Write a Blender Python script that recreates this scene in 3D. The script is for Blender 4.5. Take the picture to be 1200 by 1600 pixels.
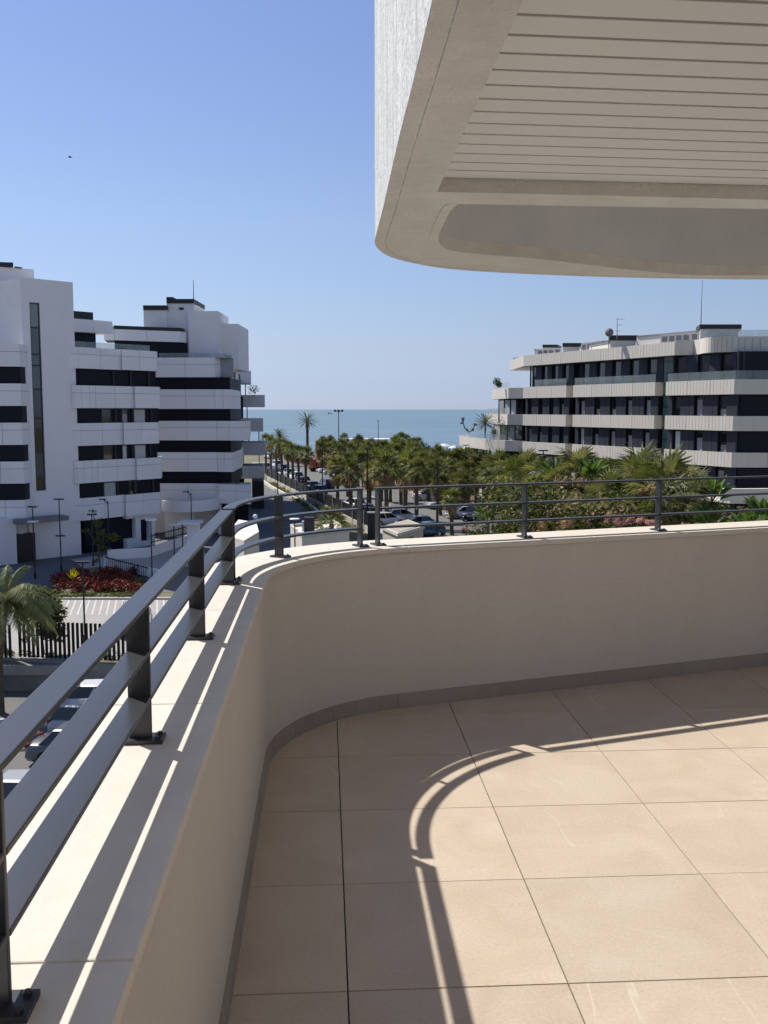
import bpy, math, random
from mathutils import Vector, Matrix
random.seed(7)
sc = bpy.context.scene
for o in list(bpy.data.objects): bpy.data.objects.remove(o)
COL = sc.collection
PI = math.pi
# ------------------------------------------------------------------ camera
EYE = 1.556; FPX = 1536.75; PITCH = 0.1039385
cd = bpy.data.cameras.new('camera'); cam = bpy.data.objects.new('camera', cd); COL.objects.link(cam)
cam.location = (0, 0, EYE); cam.rotation_euler = (PI/2 - PITCH, 0, 0)
cd.sensor_fit = 'HORIZONTAL'; cd.sensor_width = 36; cd.lens = 36*FPX/1200
cd.clip_start = 0.05; cd.clip_end = 120000
sc.camera = cam
# ------------------------------------------------------------------ world and sun
SUN_EL = math.radians(46.5); SUN_AZ = math.radians(136.5)   # azimuth counted from +X towards +Y
w = bpy.data.worlds.new('World'); sc.world = w; w.use_nodes = True
nt = w.node_tree; bg = nt.nodes['Background']
sky = nt.nodes.new('ShaderNodeTexSky'); sky.sky_type = 'NISHITA'; sky.sun_disc = False
sky.sun_elevation = SUN_EL; sky.sun_rotation = PI/2 - SUN_AZ
sky.air_density = 1.0; sky.dust_density = 0.15; sky.ozone_density = 4.0; sky.altitude = 10
# colour grade laid over the sky, dimming it towards the horizon all round
tc = nt.nodes.new('ShaderNodeTexCoord'); sx = nt.nodes.new('ShaderNodeSeparateXYZ'); nt.links.new(tc.outputs['Generated'], sx.inputs[0])
rp = nt.nodes.new('ShaderNodeValToRGB'); nt.links.new(sx.outputs['Z'], rp.inputs[0]); els = rp.color_ramp.elements
els[0].position = 0; els[0].color = (.43,.53,.93,1); els[1].position = .7; els[1].color = (1,.95,.97,1)
for p_, c_ in ((.026,(.467,.52,.81)),(.057,(.59,.565,.71)),(.09,(.68,.63,.72)),(.18,(.85,.75,.78)),(.36,(.93,.80,.88))):
    e_ = els.new(p_); e_.color = (*c_, 1)
ml = nt.nodes.new('ShaderNodeMix'); ml.data_type = 'RGBA'; ml.blend_type = 'MULTIPLY'; ml.inputs[0].default_value = 1
nt.links.new(sky.outputs[0], ml.inputs[6]); nt.links.new(rp.outputs[0], ml.inputs[7])
nt.links.new(ml.outputs[2], bg.inputs[0]); bg.inputs[1].default_value = 0.1165
sl = bpy.data.lights.new('sun', 'SUN'); sl.energy = 5.0; sl.angle = math.radians(0.53); sl.color = (1, .955, .88)
sun = bpy.data.objects.new('sun', sl); COL.objects.link(sun)
sdir = Vector((math.cos(SUN_AZ)*math.cos(SUN_EL), math.sin(SUN_AZ)*math.cos(SUN_EL), math.sin(SUN_EL)))
sun.rotation_euler = sdir.to_track_quat('Z', 'Y').to_euler()
sc.view_settings.view_transform = 'Standard'; sc.view_settings.look = 'None'
sc.view_settings.gamma = 1; sc.view_settings.use_curve_mapping = False
sc.view_settings.exposure = 0.27
sc.render.engine = 'CYCLES'
# ------------------------------------------------------------------ materials
def mat(name, col, rough=.7, nscale=0, namt=0, bump=0, bscale=None, metal=0, spec=.5, col2=None, streak=None, rnd=0, coat=0, dist=.01, speck=None):
    m = bpy.data.materials.new(name); m.use_nodes = True
    t = m.node_tree; L = t.links; p = t.nodes['Principled BSDF']
    p.inputs['Roughness'].default_value = rough; p.inputs['Metallic'].default_value = metal
    p.inputs['Specular IOR Level'].default_value = spec
    p.inputs['Coat Weight'].default_value = coat
    c = (*col, 1); p.inputs['Base Color'].default_value = c
    g = t.nodes.new('ShaderNodeNewGeometry')
    src = None
    if nscale:
        mp = t.nodes.new('ShaderNodeMapping'); L.new(g.outputs['Position'], mp.inputs['Vector'])
        if streak: mp.inputs['Scale'].default_value = streak
        n = t.nodes.new('ShaderNodeTexNoise'); n.inputs['Scale'].default_value = nscale; n.inputs['Detail'].default_value = 6
        n.inputs['Roughness'].default_value = .62
        L.new(mp.outputs[0], n.inputs['Vector'])
        r = t.nodes.new('ShaderNodeMapRange'); r.inputs['From Min'].default_value = .3; r.inputs['From Max'].default_value = .7
        L.new(n.outputs['Fac'], r.inputs['Value'])
        mx = t.nodes.new('ShaderNodeMix'); mx.data_type = 'RGBA'
        c2 = col2 if col2 else tuple(max(0, x*(1-namt)) for x in col)
        mx.inputs[6].default_value = (*c2, 1); mx.inputs[7].default_value = c
        L.new(r.outputs[0], mx.inputs[0]); src = mx.outputs[2]
    if speck:
        n5 = t.nodes.new('ShaderNodeTexNoise'); n5.inputs['Scale'].default_value = speck[0]; n5.inputs['Detail'].default_value = 4; n5.inputs['Roughness'].default_value = .7
        L.new(g.outputs['Position'], n5.inputs['Vector'])
        r5 = t.nodes.new('ShaderNodeMapRange'); r5.inputs['From Min'].default_value = .42; r5.inputs['From Max'].default_value = .66
        r5.inputs['To Min'].default_value = 1; r5.inputs['To Max'].default_value = 1-speck[1]
        L.new(n5.outputs['Fac'], r5.inputs['Value'])
        h5 = t.nodes.new('ShaderNodeHueSaturation'); L.new(r5.outputs[0], h5.inputs['Value'])
        if src: L.new(src, h5.inputs['Color'])
        else: h5.inputs['Color'].default_value = c
        src = h5.outputs[0]
    if rnd:
        oi = t.nodes.new('ShaderNodeObjectInfo')
        hv = t.nodes.new('ShaderNodeHueSaturation')
        r2 = t.nodes.new('ShaderNodeMapRange'); r2.inputs['To Min'].default_value = 1-rnd; r2.inputs['To Max'].default_value = 1+rnd
        L.new(oi.outputs['Random'], r2.inputs['Value']); L.new(r2.outputs[0], hv.inputs['Value'])
        if src: L.new(src, hv.inputs['Color'])
        else: hv.inputs['Color'].default_value = c
        src = hv.outputs[0]
    if src: L.new(src, p.inputs['Base Color'])
    if bump:
        b = t.nodes.new('ShaderNodeBump'); b.inputs['Strength'].default_value = bump; b.inputs['Distance'].default_value = dist
        n2 = t.nodes.new('ShaderNodeTexNoise'); n2.inputs['Scale'].default_value = bscale or 80; n2.inputs['Detail'].default_value = 5
        L.new(g.outputs['Position'], n2.inputs['Vector']); L.new(n2.outputs['Fac'], b.inputs['Height']); L.new(b.outputs[0], p.inputs['Normal'])
    return m
M = {}
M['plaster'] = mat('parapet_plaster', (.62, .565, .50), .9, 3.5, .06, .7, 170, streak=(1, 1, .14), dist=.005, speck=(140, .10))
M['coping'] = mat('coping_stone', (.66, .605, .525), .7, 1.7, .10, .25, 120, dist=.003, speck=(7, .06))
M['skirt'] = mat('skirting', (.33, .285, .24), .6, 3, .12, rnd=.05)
M['grout'] = mat('dark_grout', (.05, .045, .04), .9)
M['rail'] = mat('rail_paint', (.048, .050, .056), .34, metal=.45, spec=.6, bump=.03, bscale=300, dist=.001)
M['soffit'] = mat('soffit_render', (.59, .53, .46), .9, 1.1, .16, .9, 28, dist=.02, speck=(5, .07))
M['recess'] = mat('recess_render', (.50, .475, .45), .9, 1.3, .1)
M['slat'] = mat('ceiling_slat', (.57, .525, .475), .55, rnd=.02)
M['slatgap'] = mat('ceiling_gap', (.26, .24, .21), .8)
M['fascia'] = mat('weathered_white_render', (.80, .79, .76), .9, 1.3, .3, .8, 24, streak=(2.2, 2.2, .5), col2=(.50, .52, .51), dist=.03, speck=(11, .38))
M['white'] = mat('white_panel', (.87, .84, .83), .55, .5, .05, rnd=.03)
M['whitew'] = mat('white_render', (.86, .82, .81), .8, .35, .06)
M['joint'] = mat('panel_joint', (.33, .34, .36), .9)
M['dark'] = mat('dark_cladding', (.006, .008, .016), .6, spec=.25, rnd=.1)
M['slate'] = mat('slate_cladding', (.024, .028, .04), .6, spec=.3, rnd=.12)
M['black'] = mat('black_trim', (.012, .013, .016), .5)
M['cream'] = mat('ribbed_concrete', (.66, .61, .53), .75, 1.2, .10, streak=(3, 3, .3), rnd=.03)
M['rib'] = mat('concrete_rib_shadow_gap', (.30, .28, .25), .9)
M['chim'] = mat('cream_render', (.74, .68, .60), .85, 1, .05)
M['shutter'] = mat('grey_shutter', (.27, .27, .27), .6, rnd=.2)
M['curtain'] = mat('pale_curtain', (.5, .5, .48), .8, rnd=.2)
M['frame'] = mat('window_frame', (.02, .022, .028), .4)
M['asphalt'] = mat('asphalt', (.15, .145, .135), .9, .25, .22, .3, 30)
M['drive'] = mat('driveway', (.13, .13, .14), .9, .4, .2)
M['paving'] = mat('paving', (.40, .38, .345), .9, .6, .15)
M['bounce_paving'] = mat('pale_bounce_paving', (.55, .52, .46), .9, .6, .1)  # kept pale to bounce sunlight up onto the soffit
M['pinkpave'] = mat('pink_paving', (.42, .27, .22), .9, .8, .2)
M['lot'] = mat('lot_paving', (.36, .335, .31), .9, .8, .12)
M['stripe'] = mat('white_marking', (.58, .57, .54), .8, 2, .2)
M['lawn'] = mat('earth', (.20, .16, .10), .95, .15, .4, col2=(.09, .11, .04))
M['sand'] = mat('beach_sand', (.42, .36, .27), .95, .05, .15)
M['wallbeige'] = mat('beige_wall', (.50, .45, .37), .9, .7, .12)
M['kerb'] = mat('pale_kerb', (.6, .57, .5), .85, 1, .1)
M['concrete'] = mat('grey_concrete', (.26, .26, .26), .9, 1.2, .35)
M['fence'] = mat('black_fence', (.008, .008, .010), .6, spec=.2)
M['trunk'] = mat('palm_trunk', (.13, .10, .075), .95, 5, .5, streak=(1, 1, 3))
M['bark'] = mat('bark', (.16, .13, .10), .95, 5, .4)
def leafmat(name, a, b, rnd=.25, rough=.5, tr=.27):
    m = mat(name, a, rough, 1.3, 0, col2=b, rnd=rnd)
    p = m.node_tree.nodes['Principled BSDF']; p.inputs['Specular IOR Level'].default_value = .18; p.inputs['Roughness'].default_value = .6
    t = m.node_tree; L = t.links; tb = t.nodes.new('ShaderNodeBsdfTranslucent'); ms = t.nodes.new('ShaderNodeMixShader'); ms.inputs[0].default_value = tr
    col = p.inputs['Base Color'].links[0].from_socket; hs = t.nodes.new('ShaderNodeHueSaturation'); hs.inputs['Value'].default_value = 1.7; hs.inputs['Saturation'].default_value = 1.1
    L.new(col, hs.inputs['Color']); L.new(hs.outputs[0], tb.inputs['Color']); out = t.nodes['Material Output']
    L.new(p.outputs[0], ms.inputs[1]); L.new(tb.outputs[0], ms.inputs[2]); L.new(ms.outputs[0], out.inputs['Surface'])
    return m
M['fan'] = leafmat('fan_palm_leaf', (.14, .16, .038), (.034, .044, .013))
M['fan2'] = leafmat('fan_palm_leaf_pale', (.23, .22, .07), (.085, .09, .03))
M['dry'] = leafmat('dry_palm_leaf', (.36, .26, .15), (.20, .14, .08))
M['date'] = leafmat('date_palm_leaf', (.09, .12, .045), (.04, .06, .025))
M['queen'] = leafmat('feather_palm_leaf', (.27, .28, .13), (.10, .12, .045))
M['banana'] = leafmat('broad_leaf', (.085, .14, .03), (.05, .085, .02), rough=.4)
M['treeleaf'] = leafmat('tree_leaf', (.13, .15, .04), (.05, .07, .02))
M['darkleaf'] = leafmat('dark_tree_leaf', (.05, .07, .018), (.022, .034, .01))
M['redleaf'] = leafmat('red_shrub_leaf', (.30, .06, .035), (.12, .03, .02), tr=.08)
M['greencover'] = leafmat('green_cover', (.13, .14, .04), (.06, .07, .02))
M['yellow'] = leafmat('yellow_leaf', (.5, .42, .03), (.3, .28, .03))
M['pink'] = leafmat('pink_flower', (.50, .27, .25), (.22, .13, .10))
M['tanflower'] = leafmat('dried_flower', (.48, .34, .20), (.30, .20, .11))
M['tyre'] = mat('tyre', (.012, .012, .012), .8)
M['rim'] = mat('rim', (.4, .4, .42), .3, metal=.8)
M['lens'] = mat('headlamp', (.75, .75, .75), .1)
M['tail'] = mat('tail_lamp', (.2, .015, .015), .2)
for n, c in dict(carwhite=(.72, .72, .72), carsilver=(.38, .39, .41), carblack=(.015, .016, .02), carnavy=(.02, .03, .06), carteal=(.03, .07, .09), carblue=(.12, .17, .24), cargrey=(.10, .10, .11), truckred=(.42, .08, .04)).items():
    M[n] = mat(n, c, .3, metal=.0, coat=.6)
M['lampw'] = mat('lamp_disc', (.75, .75, .75), .4)
M['bird'] = mat('bird_feather', (.05, .05, .06), .8)
M['umb'] = mat('umbrella_cloth', (.75, .74, .72), .8)
def glassmat(name, col, rough=.04, alpha=1.0):
    m = bpy.data.materials.new(name); m.use_nodes = True; p = m.node_tree.nodes['Principled BSDF']
    p.inputs['Base Color'].default_value = (*col, 1); p.inputs['Roughness'].default_value = rough
    p.inputs['Specular IOR Level'].default_value = .8; p.inputs['Alpha'].default_value = alpha
    return m
M['glass'] = glassmat('window_glass', (.012, .015, .02))
M['carglass'] = glassmat('car_glass', (.01, .012, .014), .03)
M['rail_glass'] = glassmat('balcony_glass', (.30, .36, .36), .05, .3)
M['greenglass'] = glassmat('green_glass', (.10, .17, .16), .06, .9)
# tiles: beige porcelain with thin pale veins
def tilemat():
    m = bpy.data.materials.new('floor_tile'); m.use_nodes = True; t = m.node_tree; L = t.links; p = t.nodes['Principled BSDF']
    g = t.nodes.new('ShaderNodeNewGeometry'); oi = t.nodes.new('ShaderNodeObjectInfo')
    cb = t.nodes.new('ShaderNodeCombineXYZ'); mu = t.nodes.new('ShaderNodeMath'); mu.operation = 'MULTIPLY'; mu.inputs[1].default_value = 37.0
    L.new(oi.outputs['Random'], mu.inputs[0]); L.new(mu.outputs[0], cb.inputs[0]); L.new(mu.outputs[0], cb.inputs[2])
    ad = t.nodes.new('ShaderNodeVectorMath'); L.new(g.outputs['Position'], ad.inputs[0]); L.new(cb.outputs[0], ad.inputs[1])
    n = t.nodes.new('ShaderNodeTexNoise'); n.inputs['Scale'].default_value = 3.2; n.inputs['Detail'].default_value = 9; n.inputs['Roughness'].default_value = .62; n.inputs['Distortion'].default_value = .8
    L.new(ad.outputs[0], n.inputs['Vector'])
    r = t.nodes.new('ShaderNodeValToRGB'); e = r.color_ramp.elements
    e[0].position = .32; e[0].color = (.46, .375, .29, 1); e[1].position = .68; e[1].color = (.53, .445, .355, 1)
    x = r.color_ramp.elements.new(.5); x.color = (.495, .41, .32, 1)
    L.new(n.outputs['Fac'], r.inputs[0])
    # veins: thin level set of a slow warped noise
    n2 = t.nodes.new('ShaderNodeTexNoise'); n2.inputs['Scale'].default_value = .9; n2.inputs['Detail'].default_value = 6; n2.inputs['Roughness'].default_value = .42; n2.inputs['Distortion'].default_value = .1
    mpv = t.nodes.new('ShaderNodeMapping'); mpv.inputs['Scale'].default_value = (1.25, .30, 1); mpv.inputs['Rotation'].default_value = (0,0,.5); L.new(ad.outputs[0], mpv.inputs['Vector']); L.new(mpv.outputs[0], n2.inputs['Vector'])
    s = t.nodes.new('ShaderNodeMath'); s.operation = 'SUBTRACT'; s.inputs[1].default_value = .5; L.new(n2.outputs['Fac'], s.inputs[0])
    a = t.nodes.new('ShaderNodeMath'); a.operation = 'ABSOLUTE'; L.new(s.outputs[0], a.inputs[0])
    v = t.nodes.new('ShaderNodeMapRange'); v.inputs['From Min'].default_value = 0; v.inputs['From Max'].default_value = .0035; v.inputs['To Min'].default_value = .26; v.inputs['To Max'].default_value = 0
    L.new(a.outputs[0], v.inputs['Value'])
    n3 = t.nodes.new('ShaderNodeTexNoise'); n3.inputs['Scale'].default_value = 2.3; L.new(ad.outputs[0], n3.inputs['Vector'])
    v3 = t.nodes.new('ShaderNodeMapRange'); v3.inputs['From Min'].default_value = .5; v3.inputs['From Max'].default_value = .64; L.new(n3.outputs['Fac'], v3.inputs['Value'])
    vm = t.nodes.new('ShaderNodeMath'); vm.operation = 'MULTIPLY'; L.new(v.outputs[0], vm.inputs[0]); L.new(v3.outputs[0], vm.inputs[1])
    mx = t.nodes.new('ShaderNodeMix'); mx.data_type = 'RGBA'; L.new(vm.outputs[0], mx.inputs[0]); L.new(r.outputs[0], mx.inputs[6]); mx.inputs[7].default_value = (.82, .76, .66, 1)
    # speckle
    n4 = t.nodes.new('ShaderNodeTexNoise'); n4.inputs['Scale'].default_value = 90; n4.inputs['Detail'].default_value = 3; L.new(g.outputs['Position'], n4.inputs['Vector'])
    v4 = t.nodes.new('ShaderNodeMapRange'); v4.inputs['From Min'].default_value = .3; v4.inputs['From Max'].default_value = .7; v4.inputs['To Min'].default_value = .93; v4.inputs['To Max'].default_value = 1.06; L.new(n4.outputs['Fac'], v4.inputs['Value'])
    h = t.nodes.new('ShaderNodeHueSaturation'); L.new(mx.outputs[2], h.inputs['Color']); L.new(v4.outputs[0], h.inputs['Value'])
    h2 = t.nodes.new('ShaderNodeHueSaturation'); r5 = t.nodes.new('ShaderNodeMapRange'); r5.inputs['To Min'].default_value = .95; r5.inputs['To Max'].default_value = 1.05
    L.new(oi.outputs['Random'], r5.inputs['Value']); L.new(r5.outputs[0], h2.inputs['Value']); L.new(h.outputs[0], h2.inputs['Color'])
    L.new(h2.outputs[0], p.inputs['Base Color'])
    p.inputs['Roughness'].default_value = .55; p.inputs['Specular IOR Level'].default_value = .35
    return m
M['tile'] = tilemat()
def seamat():
    m = bpy.data.materials.new('sea_water'); m.use_nodes = True; t = m.node_tree; L = t.links; p = t.nodes['Principled BSDF']
    g = t.nodes.new('ShaderNodeNewGeometry')
    mp = t.nodes.new('ShaderNodeMapping'); mp.inputs['Scale'].default_value = (.010, .04, 1); L.new(g.outputs['Position'], mp.inputs['Vector'])
    n = t.nodes.new('ShaderNodeTexNoise'); n.inputs['Scale'].default_value = 1; n.inputs['Detail'].default_value = 8; n.inputs['Roughness'].default_value = .6; L.new(mp.outputs[0], n.inputs['Vector'])
    r = t.nodes.new('ShaderNodeValToRGB'); e = r.color_ramp.elements
    e[0].position = .35; e[0].color = (.10, .165, .21, 1); e[1].position = .65; e[1].color = (.145, .225, .265, 1)
    L.new(n.outputs['Fac'], r.inputs[0]); L.new(r.outputs[0], p.inputs['Base Color'])
    p.inputs['Roughness'].default_value = .45; p.inputs['Specular IOR Level'].default_value = .35
    mp2 = t.nodes.new('ShaderNodeMapping'); mp2.inputs['Scale'].default_value = (.12, .3, 1); L.new(g.outputs['Position'], mp2.inputs['Vector'])
    n2 = t.nodes.new('ShaderNodeTexNoise'); n2.inputs['Scale'].default_value = 1; n2.inputs['Detail'].default_value = 6; L.new(mp2.outputs[0], n2.inputs['Vector'])
    b = t.nodes.new('ShaderNodeBump'); b.inputs['Strength'].default_value = .6; b.inputs['Distance'].default_value = .8; L.new(n2.outputs['Fac'], b.inputs['Height']); L.new(b.outputs[0], p.inputs['Normal'])
    return m
M['sea'] = seamat()
# ------------------------------------------------------------------ mesh helpers
class MB:
    def __init__(s): s.v = []; s.f = []; s.mi = []
    def add(s, vs, fs, mi=0):
        b = len(s.v); s.v += [tuple(v) for v in vs]
        for f in fs: s.f.append(tuple(b+i for i in f)); s.mi.append(mi)
        return s
    def box(s, x0, x1, y0, y1, z0, z1, mi=0):
        return s.add([(x0,y0,z0),(x1,y0,z0),(x1,y1,z0),(x0,y1,z0),(x0,y0,z1),(x1,y0,z1),(x1,y1,z1),(x0,y1,z1)],
              [(0,3,2,1),(4,5,6,7),(0,1,5,4),(1,2,6,5),(2,3,7,6),(3,0,4,7)], mi)
    def prism(s, poly, z0, z1, mi=0):
        n = len(poly); a = sum(poly[i][0]*poly[(i+1)%n][1]-poly[(i+1)%n][0]*poly[i][1] for i in range(n))
        if a < 0: poly = poly[::-1]
        vs = [(x,y,z0) for x,y in poly]+[(x,y,z1) for x,y in poly]
        fs = [tuple(range(n-1,-1,-1)), tuple(range(n,2*n))]+[(i,(i+1)%n,n+(i+1)%n,n+i) for i in range(n)]
        return s.add(vs, fs, mi)
    def strip(s, a, b, z0, z1, mi=0):
        # solid between two equally long plan polylines a and b, from z0 to z1
        n = len(a); vs = [(x,y,z0) for x,y in a]+[(x,y,z0) for x,y in b]+[(x,y,z1) for x,y in a]+[(x,y,z1) for x,y in b]
        fs = []
        for i in range(n-1):
            fs += [(i,i+1,n+i+1,n+i),(2*n+i,3*n+i,3*n+i+1,2*n+i+1),(i,2*n+i,2*n+i+1,i+1),(n+i,n+i+1,3*n+i+1,3*n+i)]
        fs += [(0,n,3*n,2*n),(n-1,3*n-1,4*n-1,2*n-1)]
        return s.add(vs, fs, mi)
    def tube(s, pts, rads, n=8, mi=0, cap=True):
        P = [Vector(p) for p in pts]
        if not isinstance(rads, (list, tuple)): rads = [rads]*len(P)
        rings = []
        for i, p in enumerate(P):
            d = (P[min(i+1,len(P)-1)]-P[max(i-1,0)]).normalized()
            u = d.cross(Vector((0,1,0)) if abs(d.y) < .9 else Vector((1,0,0))).normalized(); v = d.cross(u)
            rings.append([p+(u*math.cos(2*PI*k/n)+v*math.sin(2*PI*k/n))*rads[i] for k in range(n)])
        vs = [q for r in rings for q in r]; fs = []
        for i in range(len(P)-1):
            for k in range(n):
                k2 = (k+1)%n; fs.append((i*n+k, i*n+k2, (i+1)*n+k2, (i+1)*n+k))
        if cap: fs += [tuple(range(n)), tuple((len(P)-1)*n+k for k in range(n-1,-1,-1))]
        return s.add(vs, fs, mi)
    def lathe(s, prof, cx=0, cy=0, n=16, mi=0):
        vs = [(cx+r*math.cos(2*PI*k/n), cy+r*math.sin(2*PI*k/n), z) for r,z in prof for k in range(n)]; fs = []
        for i in range(len(prof)-1):
            for k in range(n):
                k2 = (k+1)%n; fs.append((i*n+k, i*n+k2, (i+1)*n+k2, (i+1)*n+k))
        fs += [tuple(range(n-1,-1,-1)), tuple((len(prof)-1)*n+k for k in range(n))]
        return s.add(vs, fs, mi)
    def mesh(s, name, mats, smooth=False):
        me = bpy.data.meshes.new(name); me.from_pydata(s.v, [], s.f)
        if not isinstance(mats, (list, tuple)): mats = [mats]
        for m in mats: me.materials.append(M[m] if isinstance(m, str) else m)
        if len(mats) > 1: me.polygons.foreach_set('material_index', s.mi)
        if smooth: me.polygons.foreach_set('use_smooth', [True]*len(me.polygons))
        me.update(); return me
    def build(s, name, mats, parent=None, smooth=False, **k):
        return link(name, s.mesh(name, mats, smooth), parent, **k)
def link(name, me, parent=None, loc=None, rot=None, scale=None, label=None, cat=None, group=None, kind=None):
    o = bpy.data.objects.new(name, me); COL.objects.link(o)
    if parent: o.parent = parent
    if loc is not None: o.location = loc
    if rot is not None: o.rotation_euler = rot
    if scale is not None: o.scale = scale
    for k_, v_ in (('label',label),('category',cat),('group',group),('kind',kind)):
        if v_: o[k_] = v_
    return o
def thing(name, label, cat, loc=(0,0,0), rz=0, group=None):
    return link(name, None, None, loc, (0,0,rz), None, label, cat, group)
def bevel(o, w_, seg=2):
    m = o.modifiers.new('bevel', 'BEVEL'); m.width = w_; m.segments = seg; m.limit_method = 'ANGLE'
    return o
def offset(pts, d):
    # offset a plan polyline to its left by d
    out = []; n = len(pts)
    for i in range(n):
        p = Vector(pts[i]); a = Vector(pts[max(i-1,0)]); b = Vector(pts[min(i+1,n-1)])
        d1 = (p-a).normalized() if i > 0 else (b-p).normalized(); d2 = (b-p).normalized() if i < n-1 else d1
        n1 = Vector((-d1.y,d1.x)); n2 = Vector((-d2.y,d2.x)); m = (n1+n2).normalized(); k = max(.35, m.dot(n1))
        out.append(tuple(p+m*(d/k)))
    return out
def resample(pts, step):
    L = [0]
    for a,b in zip(pts, pts[1:]): L.append(L[-1]+math.dist(a,b))
    n = max(1, round(L[-1]/step)); return [along(pts, L[-1]*i/n) for i in range(n+1)]
def along(pts, s):
    for a,b in zip(pts, pts[1:]):
        l = math.dist(a,b)
        if s <= l+1e-9: return (a[0]+(b[0]-a[0])*s/l, a[1]+(b[1]-a[1])*s/l)
        s -= l
    return pts[-1]
def plen(pts): return sum(math.dist(a,b) for a,b in zip(pts,pts[1:]))
def sub(pts, s0, s1):
    out = [along(pts, s0)]; s = 0
    for a,b in zip(pts, pts[1:]):
        s += math.dist(a,b)
        if s0+1e-4 < s < s1-1e-4: out.append(b)
    out.append(along(pts, s1)); return out
def smooth_curve(pts, n=6):
    out = []
    for i in range(len(pts)-1):
        p0 = Vector(pts[max(i-1,0)]); p1 = Vector(pts[i]); p2 = Vector(pts[i+1]); p3 = Vector(pts[min(i+2,len(pts)-1)])
        for k in range(n):
            t = k/n; out.append(tuple(.5*((2*p1)+(p2-p0)*t+(2*p0-5*p1+4*p2-p3)*t*t+(3*p1-p0-3*p2+p3)*t**3)))
    out.append(tuple(pts[-1])); return out
CP, SP = math.cos(PITCH), math.sin(PITCH)
def at(px, py, Y):
    # the place seen at photo pixel (px, py), Y metres ahead of the terrace viewpoint
    x = (px-600)/FPX; y = (800-py)/FPX; r = (x, CP+y*SP, -SP+y*CP); t = Y/r[1]
    return Vector((r[0]*t, Y, EYE+r[2]*t))
def gnd(px, py, z=-11.4):
    x = (px-600)/FPX; y = (800-py)/FPX; r = (x, CP+y*SP, -SP+y*CP); t = (z-EYE)/r[2]
    return Vector((r[0]*t, r[1]*t, z))
def pt(px, Y): return ((px-600)*Y/(FPX/CP), Y)
GZ = -11.4
# ================================================================== TERRACE
def inner_line(off, R0=.90, T=.66):
    # plan curve of the terrace edge: left run, rounded corner, right run; off = metres outside the inner coping edge
    C = Vector((-.541, 4.778)); d1 = Vector((-.06, 1)).normalized(); d2 = Vector((.9342, .3569)).normalized()
    n1 = Vector((-d1.y, d1.x)); n2 = Vector((-d2.y, d2.x))
    Pa = C-d1*T; Pb = C+d2*T; cen = Pa-n1*R0
    a0 = math.atan2(n1.y, n1.x); a1 = math.atan2(n2.y, n2.x)
    if a0 < a1: a0 += 2*PI
    arc = [tuple(cen+Vector((math.cos(a0+(a1-a0)*k/20), math.sin(a0+(a1-a0)*k/20)))*(R0+off)) for k in range(21)]
    st = tuple(Pa-d1*7.6+n1*off); en = tuple(Vector(arc[-1])+d2*7.5)
    return [st]+arc+[en]
T_ANG = math.acos(Vector((-.06,1)).normalized().dot(Vector((.9342,.3569)).normalized()))
RR = .66/math.tan(T_ANG/2)
IL = lambda off: inner_line(off, RR)
ZC = .848
# parapet
par = link('terrace_parapet', None, None, label='rendered curved parapet wall round the tiled terrace under the black railing', cat='parapet')
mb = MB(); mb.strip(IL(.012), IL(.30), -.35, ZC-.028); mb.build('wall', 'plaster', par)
tot = plen(IL(0))
LO, LI = IL(.325), IL(-.004)
cps = []; s = 0.0
fr_in, fr_out = LI, LO
Lin, Lout = plen(LI), plen(LO)
# matching stations: straight start, arc, straight end
def station(pts_in, pts_out, f): pass
Lst = math.dist(LI[0], LI[1]); Larc_i = plen(LI[1:-1]); Larc_o = plen(LO[1:-1])
def both(s):
    # s measured along the inner line
    if s <= Lst: return along(LI[:2], s), along(LO[:2], s)
    if s <= Lst+Larc_i: return along(LI[1:-1], s-Lst), along(LO[1:-1], (s-Lst)*Larc_o/Larc_i)
    q = s-Lst-Larc_i; return along(LI[-2:], q), along(LO[-2:], q)
joints = [0]; ystart = Lst-(4.118-1.2)
q = ystart-1.12*4
while q < Lst+Larc_i+7.5:
    if q > .05: joints.append(q)
    q += 1.12 if abs(q-Lst-.3) > .5 else .75
joints.append(Lin)
for a, b in zip(joints, joints[1:]):
    if b-a < .05: continue
    n = max(1, int((b-a)/.06)) if (b > Lst and a < Lst+Larc_i) else 1
    st = [both(a+.0015+(b-a-.003)*k/n) for k in range(n+1)]
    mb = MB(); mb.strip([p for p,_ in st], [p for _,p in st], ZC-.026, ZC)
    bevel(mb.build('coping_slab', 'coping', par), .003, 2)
# skirting tiles
SK0, SK1 = IL(.012), IL(.001)
def both2(s):
    a0 = math.dist(SK0[0], SK0[1]); ai = plen(SK0[1:-1]); ao = plen(SK1[1:-1])
    if s <= a0: return along(SK0[:2], s), along(SK1[:2], s)
    if s <= a0+ai: return along(SK0[1:-1], s-a0), along(SK1[1:-1], (s-a0)*ao/ai)
    q = s-a0-ai; return along(SK0[-2:], q), along(SK1[-2:], q)
s = .0; S0 = plen(SK0)
S_A0 = math.dist(SK0[0], SK0[1]); S_A1 = S_A0+plen(SK0[1:-1])
while s < S0-.05:
    st_ = .15 if S_A0-.001 <= s < S_A1 else .6
    e = min(s+st_, S0)
    for lim in (S_A0, S_A1):
        if s < lim-.002 < e: e = lim
    n = 2 if st_ < .2 else 1
    q = [both2(s+.001+(e-s-.002)*k/n) for k in range(n+1)]
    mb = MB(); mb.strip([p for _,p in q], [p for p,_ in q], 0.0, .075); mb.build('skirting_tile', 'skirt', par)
    s = e
# outer face of our own building below the terrace
mb = MB(); mb.strip(IL(.02), IL(.28), GZ-1.4, -.352)
own = thing('terrace_building', 'white rendered building carrying the terrace, seen only from above its parapet', 'building')
mb.build('outer_wall', 'whitew', own)
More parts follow.
